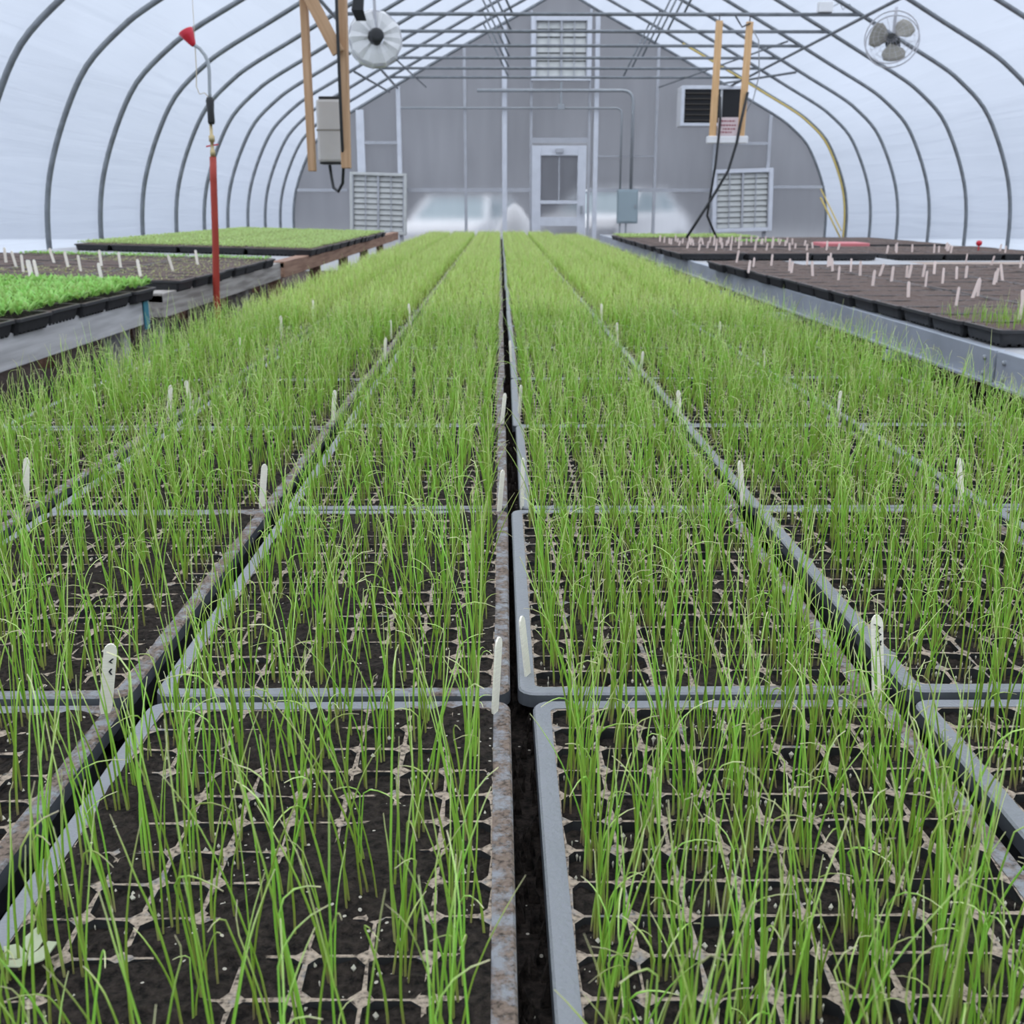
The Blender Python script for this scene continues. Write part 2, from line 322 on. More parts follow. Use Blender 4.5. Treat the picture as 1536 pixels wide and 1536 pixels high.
for x, wd, m in ((-2.49,0.14,'frame_white'),(-1.80,0.075,'frame_white'),(-0.62,0.05,'frame_grey'),(0.085,0.085,'frame_white'),(0.56,0.045,'frame_grey'),(1.60,0.045,'frame_grey'),(1.72,0.08,'frame_white'),(2.80,0.05,'frame_grey'),(3.86,0.06,'frame_grey'),(4.84,0.06,'frame_grey')):
    post(x, 0, roof_z(x)-0.04, wd, m)
for x0, x1, z, h in ((-3.7,-2.75,1.435,0.05),(-1.75,0.54,1.435,0.07),(1.62,3.86,1.435,0.06),(4.86,5.9,1.49,0.05),(-2.45,-1.83,2.25,0.05),(3.86,4.82,2.24,0.05),(0.58,1.58,2.29,0.09),(1.74,2.78,2.02,0.02)):
    obj('rail', MB().box(x0, x1, WY-0.075, WY-0.025, z-h/2, z+h/2), 'frame_grey', wb)
wf = struct(thing('wall_front', None, None))
for a, b in zip(BX[::2], BX[2::2]): sheet(a, b, 0.0, FY, 'panel', wf, 'film')
# door
dr = struct(thing('door_1', None, None, (0,0,0)), 'white framed door with clear upper pane in the end wall')
y0, y1 = WY-0.10, WY-0.02
for x0, x1 in ((0.575,0.735),(1.40,1.555)): obj('stile', MB().box(x0,x1,y0,y1,0.02,2.20), 'frame_white', dr, bevel=0.006)
for z0, z1 in ((2.03,2.20),(1.19,1.25),(0.80,0.96),(0.02,0.2)): obj('rail', MB().box(0.735,1.40,y0,y1,z0,z1), 'frame_white', dr, bevel=0.006)
obj('upper_pane', MB().box(0.735,1.40,WY-0.062,WY-0.06,1.25,2.03), 'poly', dr)
obj('middle_pane', MB().box(0.735,1.40,WY-0.062,WY-0.06,0.96,1.19), 'poly', dr)
obj('lower_pane', MB().box(0.735,1.40,WY-0.062,WY-0.06,0.2,0.80), 'poly', dr)
obj('mullion', MB().box(1.055,1.08,WY-0.07,WY-0.05,1.25,2.03), 'frame_grey', dr)
obj('closer', MB().box(1.0,1.14,y0-0.05,y0,2.08,2.15), 'frame_grey', dr)
obj('handle', MB().box(1.46,1.50,y0-0.05,y0,1.02,1.16), 'conduit', dr)
# louvred shutters
def shutter(name, label, x0, x1, z0, z1, y, fr, nslat, ncol, fm='frame_white', lean=0.0):
    t = thing(name, label, 'shutter', ((x0+x1)/2, y, z0)); wd, h = x1-x0, z1-z0
    for a, b, c, d in ((-wd/2,-wd/2+fr,0,h),(wd/2-fr,wd/2,0,h),(-wd/2+fr,wd/2-fr,0,fr),(-wd/2+fr,wd/2-fr,h-fr,h)):
        obj('frame', MB().box(a,b,-0.08,0.04,c,d), fm, t, bevel=0.008)
    iw = wd-2*fr; cw = iw/ncol
    for c in range(ncol+1):
        x = -iw/2 + c*cw; r = 0.018 if c in (0, ncol//2, ncol) else 0.008
        obj('mullion', MB().box(x-r, x+r, -0.065, -0.035, fr, h-fr), 'frame_grey', t)
    sh = (h-2*fr)/nslat; half = ncol//2
    for col in range(2):
        xa = -iw/2 + col*iw/2 + 0.02; xb = xa + iw/2 - 0.04
        me = None
        for k in range(nslat):
            z = fr + k*sh
            mb = MB().add([(xa,-0.030,z+0.006),(xb,-0.030,z+0.006),(xb,0.0,z+sh*0.93),(xa,0.0,z+sh*0.93),(xa,-0.022,z+0.006),(xb,-0.022,z+0.006),(xb,0.008,z+sh*0.93),(xa,0.008,z+sh*0.93)],
                          [(0,1,2,3),(7,6,5,4),(0,4,5,1),(2,6,7,3),(0,3,7,4),(1,5,6,2)])
            obj('slat', mb, 'shutter', t)
    obj('backing', MB().box(-iw/2, iw/2, 0.02, 0.035, fr, h-fr), 'dark', t)
    t.rotation_euler = (0, lean, 0); return t
shutter('gable_shutter', 'white framed louvred shutter high in the gable above the door', 0.555, 1.605, 3.28, 4.33, WY-0.12, 0.075, 7, 4)
shutter('wall_shutter', 'louvred shutter with pale frame low on the wall behind the hanging grey box', -2.72, -1.70, 0.66, 1.73, WY-0.16, 0.05, 10, 4, 'shutter', 0.03)
shutter('wall_shutter', 'louvred shutter in bright white frame behind the dangling black cables', 3.86, 4.95, 0.70, 1.80, WY-0.12, 0.07, 10, 4, 'frame_white', -0.03)
# heater with dark louvres
ht = thing('unit_heater', 'white box heater with dark louvred face high on the end wall', 'heater', (3.70, WY-0.60, 2.50))
obj('housing', MB().box(-0.56,0.56,0.0,0.48,0,0.66), 'white', ht, bevel=0.012)
for a,b,c,d in ((-0.56,-0.50,0,0.66),(0.50,0.56,0,0.66),(-0.50,0.50,0.60,0.66),(-0.50,0.50,0,0.05)): obj('bezel', MB().box(a,b,-0.03,0.0,c,d), 'frame_white', ht, bevel=0.006)
obj('grille', MB().box(-0.50,0.12,-0.006,-0.001,0.05,0.60), 'dark', ht); obj('side_panel', MB().box(0.16,0.50,-0.012,-0.001,0.05,0.60), 'dark', ht)
for k in range(6): obj('slat', MB().bar((-0.50,-0.02,0.09+k*0.088),(0.12,-0.02,0.09+k*0.088),0.03,0.012,(0,0.4,1)), mat('slat_brown',(0.05,0.043,0.036),0.6) if k == 0 else bpy.data.materials['slat_brown'], ht)
# electrical panel and conduits
ep = thing('electrical_panel', 'blue-grey electrical enclosure beside the door below the conduits', 'electrical box', (2.31, WY-0.20, 0.85))
obj('enclosure', MB().box(-0.185,0.185,0,0.14,0,0.59), 'bluebox', ep, bevel=0.01); epd = obj('door', MB().box(-0.165,0.165,-0.015,-0.001,0.03,0.56), 'bluebox', ep, bevel=0.005)
obj('latch', MB().box(0.12,0.15,-0.03,-0.015,0.27,0.33), 'conduit', epd)
for x in (-0.13,-0.02): obj('leg', MB().box(x-0.015,x+0.015,0.05,0.08,-0.85,0), 'conduit', ep)
def bend(pts, r=0.03, n=7, rad=0.12):
    out = [Vector(pts[0])]
    for a,b,c in zip(pts, pts[1:], pts[2:]):
        a,b,c = map(Vector,(a,b,c)); d1=(a-b).normalized(); d2=(c-b).normalized()
        for k in range(n+1):
            t=k/n; out.append((b+d1*rad)*(1-t)**2 + b*2*t*(1-t) + (b+d2*rad)*t*t)
    out.append(Vector(pts[-1])); return out
tag(obj('conduit', MB().tube(bend([(-1.75,WY-0.13,2.83),(2.17,WY-0.13,2.83),(2.17,WY-0.13,1.45)]),0.018), 'conduit', smooth=True), 'slim lower conduit across the end wall bending down into the enclosure', 'conduit')
tag(obj('conduit', MB().tube(bend([(-0.4,WY-0.17,3.12),(2.36,WY-0.17,3.12),(2.36,WY-0.17,1.45)],rad=0.2),0.03), 'conduit', smooth=True), 'thick upper conduit with a rounded corner running down to the enclosure', 'conduit')
pl = thing('junction_box', 'small conduit box with a short drop pipe under the gable shutter', 'electrical box', (1.085, WY-0.15, 2.80))
obj('box', MB().box(-0.06,0.06,-0.04,0.0,0,0.09), 'conduit', pl, bevel=0.005); obj('drop_pipe', MB().tube([(0,-0.02,0.09),(0,-0.02,0.46)],0.022), 'conduit', pl)

# hoops with collar ties and struts
SP = 1.265
TUBE = 0.024
def hoop_mesh():
    return MB().tube([(x,0,z) for x,z in ARCH], TUBE, 8).mesh('hoop', 'steel', True)
hm = hoop_mesh()
TZ, TH = 3.215, 2.93
tie_me = MB().tube([(HX-TH,0,TZ),(HX+TH,0,TZ)], 0.02, 8).mesh('tie_bar','steel',True)
web_l = MB().tube([(HX-0.95,0.03,TZ),(HX-1.36,0.03,roof_z(HX-1.36)-0.02)],0.013,6).mesh('strut','steel',True)
web_r = MB().tube([(HX+0.95,0.03,TZ),(HX+1.36,0.03,roof_z(HX+1.36)-0.02)],0.013,6).mesh('strut','steel',True)
for k in range(0, 18):
    Y = WY-0.06-SP*k
    lab = 'grey steel hoop against the end wall' if k == 0 else f'grey steel hoop arch, {ORD[k]} counted forward from the end wall'
    t = thing('hoop_frame', lab, 'hoop', (0,Y,0), 'arched hoops of the plastic tunnel')
    link('arch', hm, t)
    if k: link('tie_bar', tie_me, t); link('strut', web_l, t); link('strut', web_r, t)
for x, z, lab in ((HX-TH+0.02, TZ-0.05, 'long grey pipe under the tie ends above the greens benches'), (HX+TH-0.02, TZ-0.05, 'long grey pipe under the tie ends passing above the round fan'), (HX, 4.66, 'grey ridge pipe along the peak')):
    tag(obj('purlin', MB().tube([(x,-2,z),(x,WY-0.1,z)],0.02,8), 'steel', smooth=True), lab, 'pipe')
for s, lab in ((-1,'slanting steel brace at the end wall behind the shrouded fan'),(1,'slanting steel brace at the end wall above the heater')):
    a = Vector((HX+(2.8 if s > 0 else -3.05), WY-0.1, 3.24 if s > 0 else 3.10)); b = Vector((HX+s*3.2, WY-3*SP, roof_z(HX+3.2)-0.03))
    tag(obj('wall_brace', MB().tube([a,b],0.018), 'steel', smooth=True), lab, 'brace')
    a = Vector((HX+(1.72 if s > 0 else -2.4), WY-0.1, 3.18)); b = Vector((HX+s*2.75, WY-4*SP, roof_z(HX+2.75)-0.03))
    tag(obj('wall_brace', MB().tube([a,b],0.013), 'steel', smooth=True), lab.replace('slanting','thin inner slanting'), 'brace')

# ------------------------------------------------------------------ outside, seen through the sheets and film
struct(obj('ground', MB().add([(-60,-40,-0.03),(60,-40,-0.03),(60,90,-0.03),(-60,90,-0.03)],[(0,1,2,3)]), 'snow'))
hl = MB()
for i in range(25):
    x = -60+i*5; h = 15+3*math.sin(i*0.9)+2*math.sin(i*2.3)
    hl.v += [(x,42,-0.1),(x,46,h*0.6),(x,54,h)]
for i in range(24):
    for j in range(2): hl.f.append((i*3+j,(i+1)*3+j,(i+1)*3+j+1,i*3+j+1))
struct(obj('hill', hl, 'hill', smooth=True))
def car(label, loc, rz, s=1.0):
    t = thing('car', label, 'car', loc, None, rz); t.scale = (s,s,s)
    side = [(-2.1,0.35),(-2.15,0.75),(-1.95,0.95),(-1.0,1.02),(1.55,1.05),(2.1,0.9),(2.15,0.4)]
    obj('body', MB().prism([(x,z) for x,z in side], -0.86, 0.86), 'carpaint', t, bevel=0.08)
    cab = MB(); lo = [(-1.15,1.0),(1.5,1.03)]; hi = [(-0.45,1.44),(1.1,1.44)]
    vs = []
    for (x,z),yy in ((lo[0],0.80),(lo[1],0.80),(hi[1],0.62),(hi[0],0.62)): vs += [(x,-yy,z),(x,yy,z)]
    cab.add(vs, [(0,2,4,6),(1,7,5,3),(0,6,7,1),(2,3,5,4),(6,4,5,7)]); obj('window_band', cab, 'carglass', t, bevel=0.03)
    obj('roof', MB().box(-0.5,1.15,-0.63,0.63,1.43,1.48), 'carpaint', t, bevel=0.02)
    for p,q in (((-1.15,0.80,1.0),(-0.45,0.62,1.45)),((-1.15,-0.80,1.0),(-0.45,-0.62,1.45)),((1.5,0.8,1.0),(1.1,0.62,1.45)),((1.5,-0.8,1.0),(1.1,-0.62,1.45)),((0.35,-0.8,1.0),(0.35,-0.62,1.45)),((0.35,0.8,1.0),(0.35,0.62,1.45))):
        obj('pillar', MB().bar(p,q,0.08,0.08), 'carpaint', t)
    for x in (-1.35,1.35):
        for y in (-0.8,0.8): obj('wheel', MB().lathe([(0.1,-0.1),(0.3,-0.1),(0.32,0),(0.3,0.1),(0.1,0.1)],18,Matrix.Translation((x,y,0.32))@Matrix.Rotation(PI/2,4,'X')), 'black', t)
car('white car parked outside behind the door, blurred by the grey wall', (2.45, WY+3.3, 0), math.radians(62))
car('white car outside left of the door, blurred by the grey wall', (-0.75, WY+4.2, -0.12), math.radians(75))
pile = MB().lathe([(1.0,0),(0.85,0.35),(0.5,0.75),(0.2,1.0),(0.02,1.06)],18,Matrix.Translation((0.28,WY+1.15,-0.02))@Matrix.Scale(0.62,4,(1,0,0))@Matrix.Scale(1.15,4,(0,0,1)))
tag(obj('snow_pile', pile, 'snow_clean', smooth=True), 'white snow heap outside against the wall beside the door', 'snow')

# ------------------------------------------------------------------ plug trays
TW, TL, RIM = 0.278, 0.541, 0.013
NX, NY = 8, 16
PX, PY = (TW-2*RIM)/NX, (TL-2*RIM)/NY
def rrect(w, l, r, z, n=4):
    out = []
    for cx, cy, a0 in ((w/2-r,l/2-r,0),(-w/2+r,l/2-r,PI/2),(-w/2+r,-l/2+r,PI),(w/2-r,-l/2+r,1.5*PI)):
        for k in range(n+1): a = a0+PI/2*k/n; out.append((cx+r*math.cos(a), cy+r*math.sin(a), z))
    return out
def rim_mesh():
    loops = [rrect(TW-2*RIM,TL-2*RIM,0.006,-0.004), rrect(TW-2*RIM,TL-2*RIM,0.006,0.0012), rrect(TW-0.003,TL-0.003,0.012,0.0016), rrect(TW,TL,0.014,0.000), rrect(TW+0.001,TL+0.001,0.014,-0.010), rrect(TW-0.003,TL-0.003,0.012,-0.010), rrect(TW-0.016,TL-0.016,0.01,-0.008), rrect(TW-0.03,TL-0.03,0.01,-0.045)]
    mb = MB(); n = len(loops[0])
    for l in loops: mb.v += l
    for j in range(len(loops)-1):
        for k in range(n): mb.f.append((j*n+k, j*n+(k+1)%n, (j+1)*n+(k+1)%n, (j+1)*n+k))
    return mb
def rim_parts(m, lip):
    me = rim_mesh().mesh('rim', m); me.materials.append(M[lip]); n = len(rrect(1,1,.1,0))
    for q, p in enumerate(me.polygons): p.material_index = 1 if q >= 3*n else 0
    return me
RIM_ME = rim_parts('rim','lip'); RIM_DARK = rim_parts('rim_dark','tray')
def grid_mesh(seed):
    R = random.Random(seed); mb = MB()
    for i in range(NX):
        for j in range(NY):
            cx, cy = -TW/2+RIM+PX*(i+0.5), -TL/2+RIM+PY*(j+0.5); o = len(mb.v)
            a, b, ch = PX/2, PY/2, 0.0050
            ha, hb = a-0.0013, b-0.0011
            hole = [(ha-ch,-hb),(ha,-hb+ch),(ha,hb-ch),(ha-ch,hb),(-ha+ch,hb),(-ha,hb-ch),(-ha,-hb+ch),(-ha+ch,-hb)]
            out = [(ha-ch,-b),(a,-hb+ch),(a,hb-ch),(ha-ch,b),(-ha+ch,b),(-a,hb-ch),(-a,-hb+ch),(-ha+ch,-b)]
            cor = [(a,-b),(a,b),(-a,b),(-a,-b)]
            for x,y in hole: mb.v.append((cx+x+R.uniform(-.0009,.0009), cy+y+R.uniform(-.0009,.0009), 0.0006+R.uniform(-.0005,.0006)))
            for x,y in out: mb.v.append((cx+x,cy+y,0.0004))
            for x,y in cor: mb.v.append((cx+x,cy+y,0.0009))
            for x,y in hole: mb.v.append((cx+x*0.985,cy+y*0.985,-0.0085))
            H, O_, K, W = o, o+8, o+16, o+20
            for s, e in ((1,2),(3,4),(5,6),(7,0)): mb.f.append((H+s,O_+s,O_+e,H+e))
            for c,(s,e) in enumerate(((0,1),(2,3),(4,5),(6,7))): mb.f.append((H+s,O_+s,K+c,O_+e,H+e))
            for s in range(8): mb.f.append((W+s,H+s,H+(s+1)%8,W+(s+1)%8))
    me = mb.mesh('cell_grid','grid'); me.materials.append(M['tray'])
    for q, p in enumerate(me.polygons): p.material_index = 1 if q % 16 >= 8 else 0
    return me
GRIDS = [grid_mesh(s) for s in range(3)]
def soil_mesh(seed, over, m, nx=33, ny=65):
    R = random.Random(seed); mb = MB(); ph = [R.uniform(0,6.28) for _ in range(8)]
    for j in range(ny):
        for i in range(nx):
            x = -TW/2+RIM+(TW-2*RIM)*i/(nx-1); y = -TL/2+RIM+(TL-2*RIM)*j/(ny-1)
            low = math.sin(x*38+ph[0]+2*math.sin(y*17+ph[1]))+math.sin(y*27+ph[2]+2*math.sin(x*23+ph[3]))
            z = -0.0042 + over + low*0.0017 + R.uniform(-0.0022,0.0022)
            mb.v.append((x,y,z))
    for j in range(ny-1):
        for i in range(nx-1): mb.f.append((j*nx+i,j*nx+i+1,(j+1)*nx+i+1,(j+1)*nx+i))
    return mb.mesh('soil', m)
SOILS = [soil_mesh(1,0.0,'soil'), soil_mesh(2,0.0010,'soil'), soil_mesh(3,0.0040,'soil')]
SOIL_DRY = [soil_mesh(5,0.003,'soil_dry',17,33), soil_mesh(6,0.003,'soil_dry',17,33)]
SOIL_FAR = soil_mesh(4,0.003,'soil',9,17)
def perlite_mesh(seed, n=650):
    R = random.Random(seed); mb = MB()
    for _ in range(n):
        x, y = R.uniform(-TW/2+.01,TW/2-.01), R.uniform(-TL/2+.01,TL/2-.01); r = R.choice((.0005,.0006,.0008,.0011,.0017))
        mb.add([(x+r*R.uniform(.7,1.2),y,-.002),(x-r,y+R.uniform(-r,r)*.4,-.002),(x,y+r*R.uniform(.7,1.2),-.002),(x,y-r,-.002),(x,y,-.002+r*.9+.0008),(x,y,-.006)],
               [(0,2,4),(2,1,4),(1,3,4),(3,0,4),(2,0,5),(1,2,5),(3,1,5),(0,3,5)])
    return mb.mesh('perlite','perlite')
PERL = [perlite_mesh(s) for s in range(2)]
def cups_mesh():
    mb = MB()
    for i in range(NX):
        for j in range(NY):
            if 0 < i < NX-1 and 0 < j < NY-1: continue
            cx, cy = -TW/2+RIM+PX*(i+0.5), -TL/2+RIM+PY*(j+0.5); a, b = PX*.45, PY*.45
            mb.add([(cx-a,cy-b,-.012),(cx+a,cy-b,-.012),(cx+a,cy+b,-.012),(cx-a,cy+b,-.012),(cx-a*.6,cy-b*.6,-.052),(cx+a*.6,cy-b*.6,-.052),(cx+a*.6,cy+b*.6,-.052),(cx-a*.6,cy+b*.6,-.052)],
                   [(0,1,5,4),(1,2,6,5),(2,3,7,6),(3,0,4,7),(4,5,6,7)])
    return mb.mesh('cell_cups','tray')
CUPS = cups_mesh()

# ------------------------------------------------------------------ plants
def blade(mb, R, bx, by, h, lean, az, rad, hook, seg=7, bz=-0.004):
    tone = R.random(); p = Vector((bx,by,bz)); d = Vector((math.cos(az)*math.sin(lean), math.sin(az)*math.sin(lean), math.cos(lean)))
    bend_at = R.uniform(.55,.85) if hook else 2; turn = R.uniform(.7,2.3); haz = R.uniform(0,2*PI); drift = R.uniform(-.10,.10)*7/seg
    o = len(mb.v); L = h*1.03/seg
    for i in range(seg+1):
        t = i/seg; r = rad*(1-.75*t**1.6)
        a = Vector((1,0,0)) - d*d.x
        if a.length < .1: a = Vector((0,1,0)) - d*d.y
        a.normalize(); b = d.cross(a)
        for k in range(3):
            q = 2*PI*k/3+tone*6; mb.v.append(tuple(p + (a*math.cos(q)+b*math.sin(q))*r)); mb.a.append(t if (hook or t < .9) else t-.08*R.random()); mb.b.append(tone)
        if i < seg:
            for k in range(3): mb.f.append((o+i*3+k, o+i*3+(k+1)%3, o+(i+1)*3+(k+1)%3, o+(i+1)*3+k))
        if t >= bend_at:
            hd = Vector((math.cos(haz),math.sin(haz),-.55)); d = (d + hd*turn*.62*7/seg).normalized()
        else:
            d = (d + Vector((math.cos(az+1.3)*drift, math.sin(az+1.3)*drift, 0)) + Vector((R.uniform(-.04,.04),R.uniform(-.04,.04),0))).normalized()
        p = p + d*L*(0.75 if t >= bend_at else 1)
def clump(R, nb, hm, spread, seg=12, mb=None, cx=0, cy=0, radm=1.0):
    mb = mb or MB()
    if mb.a is None: mb.a = []; mb.b = []
    for _ in range(nb):
        h = max(.03, R.gauss(hm,hm*.22)); az = R.uniform(0,2*PI)
        blade(mb, R, cx+R.gauss(0,spread), cy+R.gauss(0,spread), h, abs(R.gauss(0,.065)), az, R.uniform(.00062,.00100)*radm, R.random() < .52, seg)
    return mb
R0 = random.Random(5)
DENSE = [clump(R0, R0.choice((4,5,5,6,7)), .094, .0032).mesh('seedling','leaf',True) for _ in range(24)]
SPARSE = [clump(R0, R0.choice((2,3,4,4,5)), .097, .0042).mesh('seedling','leaf',True) for _ in range(20)]
def field_mesh(seed, nb, h, miss=.08, radm=1.5, m='leaf_far', seg=5):
    R = random.Random(seed); mb = MB(); mb.a = []; mb.b = []
    for i in range(NX):
        for j in range(NY):
            if R.random() < miss: continue
            clump(R, R.choice(nb), h*R.uniform(.85,1.12), .0045, seg, mb, -TW/2+RIM+PX*(i+.5)+R.gauss(0,.003), -TL/2+RIM+PY*(j+.5)+R.gauss(0,.003), radm)
    return mb.mesh('foliage', m, True)
FIELD = [field_mesh(30+s, (4,5,6,7), .074) for s in range(6)]
FIELD_FAR = [field_mesh(50+s, (6,7,8), .066, .05, 1.9, seg=4) for s in range(3)]
def leaf_quad(mb, R, p, az, el, L, Wd, tone):
    d = Vector((math.cos(az)*math.cos(el), math.sin(az)*math.cos(el), math.sin(el))); s = Vector((-math.sin(az),math.cos(az),0)); o = len(mb.v); dn = Vector((0,0,-L*.18))
    pts = [p, p+d*L*.45+s*Wd/2, p+d*L*.5, p+d*L*.45-s*Wd/2, p+d*L+dn]
    for q, t in zip(pts,(0,.5,.4,.5,1)): mb.v.append(tuple(q)); mb.a.append(t); mb.b.append(tone)
    mb.f += [(o,o+1,o+2),(o,o+2,o+3),(o+1,o+4,o+2),(o+2,o+4,o+3)]
def leafy_mesh(seed, m, nl, L, Wd, h, keep, el=(.5,1.3)):
    R = random.Random(seed); mb = MB(); mb.a = []; mb.b = []
    for i in range(NX):
        for j in range(NY):
            if R.random() > keep: continue
            x, y = -TW/2+RIM+PX*(i+.5)+R.gauss(0,.004), -TL/2+RIM+PY*(j+.5)+R.gauss(0,.004)
            for _ in range(R.choice(nl)):
                leaf_quad(mb, R, Vector((x,y,h*R.uniform(.3,1))), R.uniform(0,6.28), R.uniform(*el), L*R.uniform(.7,1.25), Wd*R.uniform(.7,1.2), R.random())
    return mb.mesh('foliage', m)
GREENS = [leafy_mesh(60+s,'greens',(6,7,8,9),.042,.015,.025,1) for s in range(3)]
SPROUT = [leafy_mesh(70+s,'sprout',(2,3),.013,.008,.006,.55,(.1,.8)) for s in range(2)]
LIME = [leafy_mesh(75+s,'greens',(4,5),.02,.012,.012,.95,(.2,1)) for s in range(2)]
BED = [leafy_mesh(80+s,'seedbed',(4,5,6),.022,.011,.02,.97,(.3,1.2)) for s in range(3)]
GRASS = [field_mesh(90, (2,3), .075, .25, 1.3, 'leaf'), field_mesh(91, (1,2), .05, .45, 1.3, 'leaf')]

def tray(name, label, group, loc, rz, soil, rim, parts):
    t = thing(name, label, 'tray', loc, group, rz)
    link('rim', rim, t); link('soil', soil, t)
    for nm, me in parts:
        o = link(nm, me, t)
        if nm in ('foliage','perlite'): o['kind'] = 'stuff'
    return t
# main table
TOP = 0.80; GAPX = 0.0155
COLS = {-1:(GAPX-0.0075-TW/2), 1:(GAPX+0.0075+TW/2)}
COLS[-2] = COLS[-1]-TW-0.021; COLS[-3] = COLS[-2]-TW-0.018; COLS[2] = COLS[1]+TW+0.017; COLS[3] = COLS[2]+TW+0.014
COLNAME = {-1:'left of the dark gap', 1:'right of the dark gap', -2:'two columns left of the gap', 2:'two columns right of the gap', -3:'in the outermost left column', 3:'in the outermost right column'}
YB = 0.793; LP = 0.545
trays = {}
for k in range(-1, 24):
    for c in (-3,-2,-1,1,2,3):
        if (k == -1 and abs(c) == 3) or (c == 3 and k >= 22): continue
        x = COLS[c] + random.uniform(-.002,.002); y = YB + LP*(k+.5) + random.uniform(-.001,.001); z = TOP + random.uniform(-.001,.002)
        if k == -1: z = TOP - 0.004
        if c in (-2, -3): z -= 0.002
        if (c, k) == (1, 0): x -= .008
        near = k <= 4
        n_back = k+1 if abs(c) == 3 else k+2
        lab = f'onion seedling tray {COLNAME[c]}, {ORD[n_back-1]} from the front' + (', soil over its webs' if c == -1 and k < 2 else '')
        if c == -1: soil = SOILS[2] if k in (-1,1) else SOILS[random.choice((1,2))]
        elif c == -2: soil = SOILS[2]
        else: soil = SOILS[random.choice((0,1))]
        parts = []
        if k <= 10: parts.append(('cell_grid', GRIDS[random.randrange(3)]))
        else: soil = SOIL_FAR
        if near: parts += [('perlite', PERL[random.randrange(2)])]
        if abs(c) == 3 or k in (-1,0): parts.append(('cell_cups', CUPS))
        if not near: parts.append(('foliage', FIELD[random.randrange(6)] if k < 12 else FIELD_FAR[random.randrange(3)]))
        rz = random.uniform(-.004,.004) + (PI if False else 0)
        t = tray('seedling_tray', lab, 'onion seedling trays on the centre table', (x,y,z), rz, soil, RIM_ME, parts); trays[(c,k)] = t
        if near:
            sparse = c in (-1,-2,-3) and k <= 0
            pool = SPARSE if sparse else DENSE
            for i in range(NX):
                for j in range(NY):
                    if random.random() < (.20 if sparse else .12): continue
                    me = random.choice(pool if random.random() < .72 else SPARSE)
                    o = link('seedling', me, t, (-TW/2+RIM+PX*(i+.5)+random.gauss(0,.003), -TL/2+RIM+PY*(j+.5)+random.gauss(0,.003), 0), (random.gauss(0,.03),random.gauss(0,.03),random.uniform(0,6.28)))
                    s = random.uniform(.8,1.25)*(1.12 if k < 0 else 1.04 if k < 1 else .96); o.scale = (1, 1, s)
tb = thing('growing_table', 'long low table under the onion seedling trays down the middle', 'table', (0,0,0))
y1 = YB+LP*24+.03
obj('table_top', MB().box(-0.90,0.925,-0.2,y1,TOP-0.10,TOP-0.062), 'bench_dark', tb)
for x in (-0.91,0.915): obj('side_rail', MB().box(x,x+.035,-0.2,y1,TOP-0.17,TOP-0.062), 'alu', tb)
yy = 0.6
while yy < y1:
    for x in (-0.82,0.80): obj('leg', MB().box(x,x+.045,yy,yy+.045,0,TOP-0.10), 'alu', tb)
    yy += 2.2
gs = MB()
for i in range(900):                      # peat spilled down in the gap
    x = GAPX+random.uniform(-.012,.012); y = random.uniform(.3,4.5); r = random.uniform(.002,.006); z = TOP-.019
    gs.add([(x-r,y-r,z-.02),(x+r,y-r,z-.02),(x+r,y+r,z-.02),(x-r,y+r,z-.02),(x+random.uniform(-r,r),y,z+r*.9)],[(0,1,4),(1,2,4),(2,3,4),(3,0,4)])
gs.add([(GAPX-.03,.0,TOP-.03),(GAPX+.03,.0,TOP-.03),(GAPX+.03,y1,TOP-.03),(GAPX-.03,y1,TOP-.03)],[(0,1,2,3)])
tag(obj('spilled_peat', gs, 'soil'), 'dark spilled peat in the narrow gap between the middle trays', 'soil', None, 'stuff')

# ------------------------------------------------------------------ side benches
def bench(name, label, parts, legs, x0, x1):
    t = thing(name, label, 'bench', (0,0,0))
    for nm, box, m in parts: obj(nm, MB().box(*box), m, t, bevel=.004)
    for x, y, h in legs: obj('leg', MB().box(x-.04,x+.04,y-.04,y+.04,0,h), 'weathered', t)
    return t
LZ = 0.765
TILT = math.radians(1.5)
def tilt_z(x): return (-1.5-x)*math.tan(TILT)
def slab(mb, xa, xb, ya, yb, za, zb, th):       # a slab sloping up from xa to xb
    return mb.add([(xa,ya,za-th),(xb,ya,zb-th),(xb,yb,zb-th),(xa,yb,za-th),(xa,ya,za),(xb,ya,zb),(xb,yb,zb),(xa,yb,za)],[(0,3,2,1),(4,5,6,7),(0,1,5,4),(1,2,6,5),(2,3,7,6),(3,0,4,7)])
for nm, lab, ya, yb, m, mt in (('plank_bench','pale board bench under the bright green trays',1.0,5.0,'pale_board','bench'),
                               ('plank_bench','weathered plank bench under the sprouting trays with white stakes',5.22,8.05,'weathered','bench'),
                               ('plank_bench','low plank bench under the far pale green seedling block',8.2,17.5,'brown_board','bench')):
    t = thing(nm, lab, 'bench', (0,0,0))
    obj('bench_top', slab(MB(), -1.56,-3.68,ya,yb,LZ,LZ+tilt_z(-3.68),.03), mt, t)
    obj('side_plank', MB().box(-1.66,-1.555,ya,yb,LZ-.10,LZ+.012), m, t, bevel=.004)
    for y in (ya, yb-.04): obj('end_plank', MB().box(-3.6,-1.665,y,y+.04,LZ-.10,LZ-.004), m, t, bevel=.004)
    y = ya+.1
    while y < yb:
        for x in (-1.66,-3.4): obj('leg', MB().box(x-.045,x+.045,y,y+.09,0,LZ-.03), m, t)
        y += 1.85
tag(obj('strap', MB().box(-1.552,-1.546,4.90,4.96,LZ-.12,LZ+.005), 'teal'), 'teal strap hanging at the corner of the pale bench', 'strap')
HZ = 0.05
SROT = PI/2
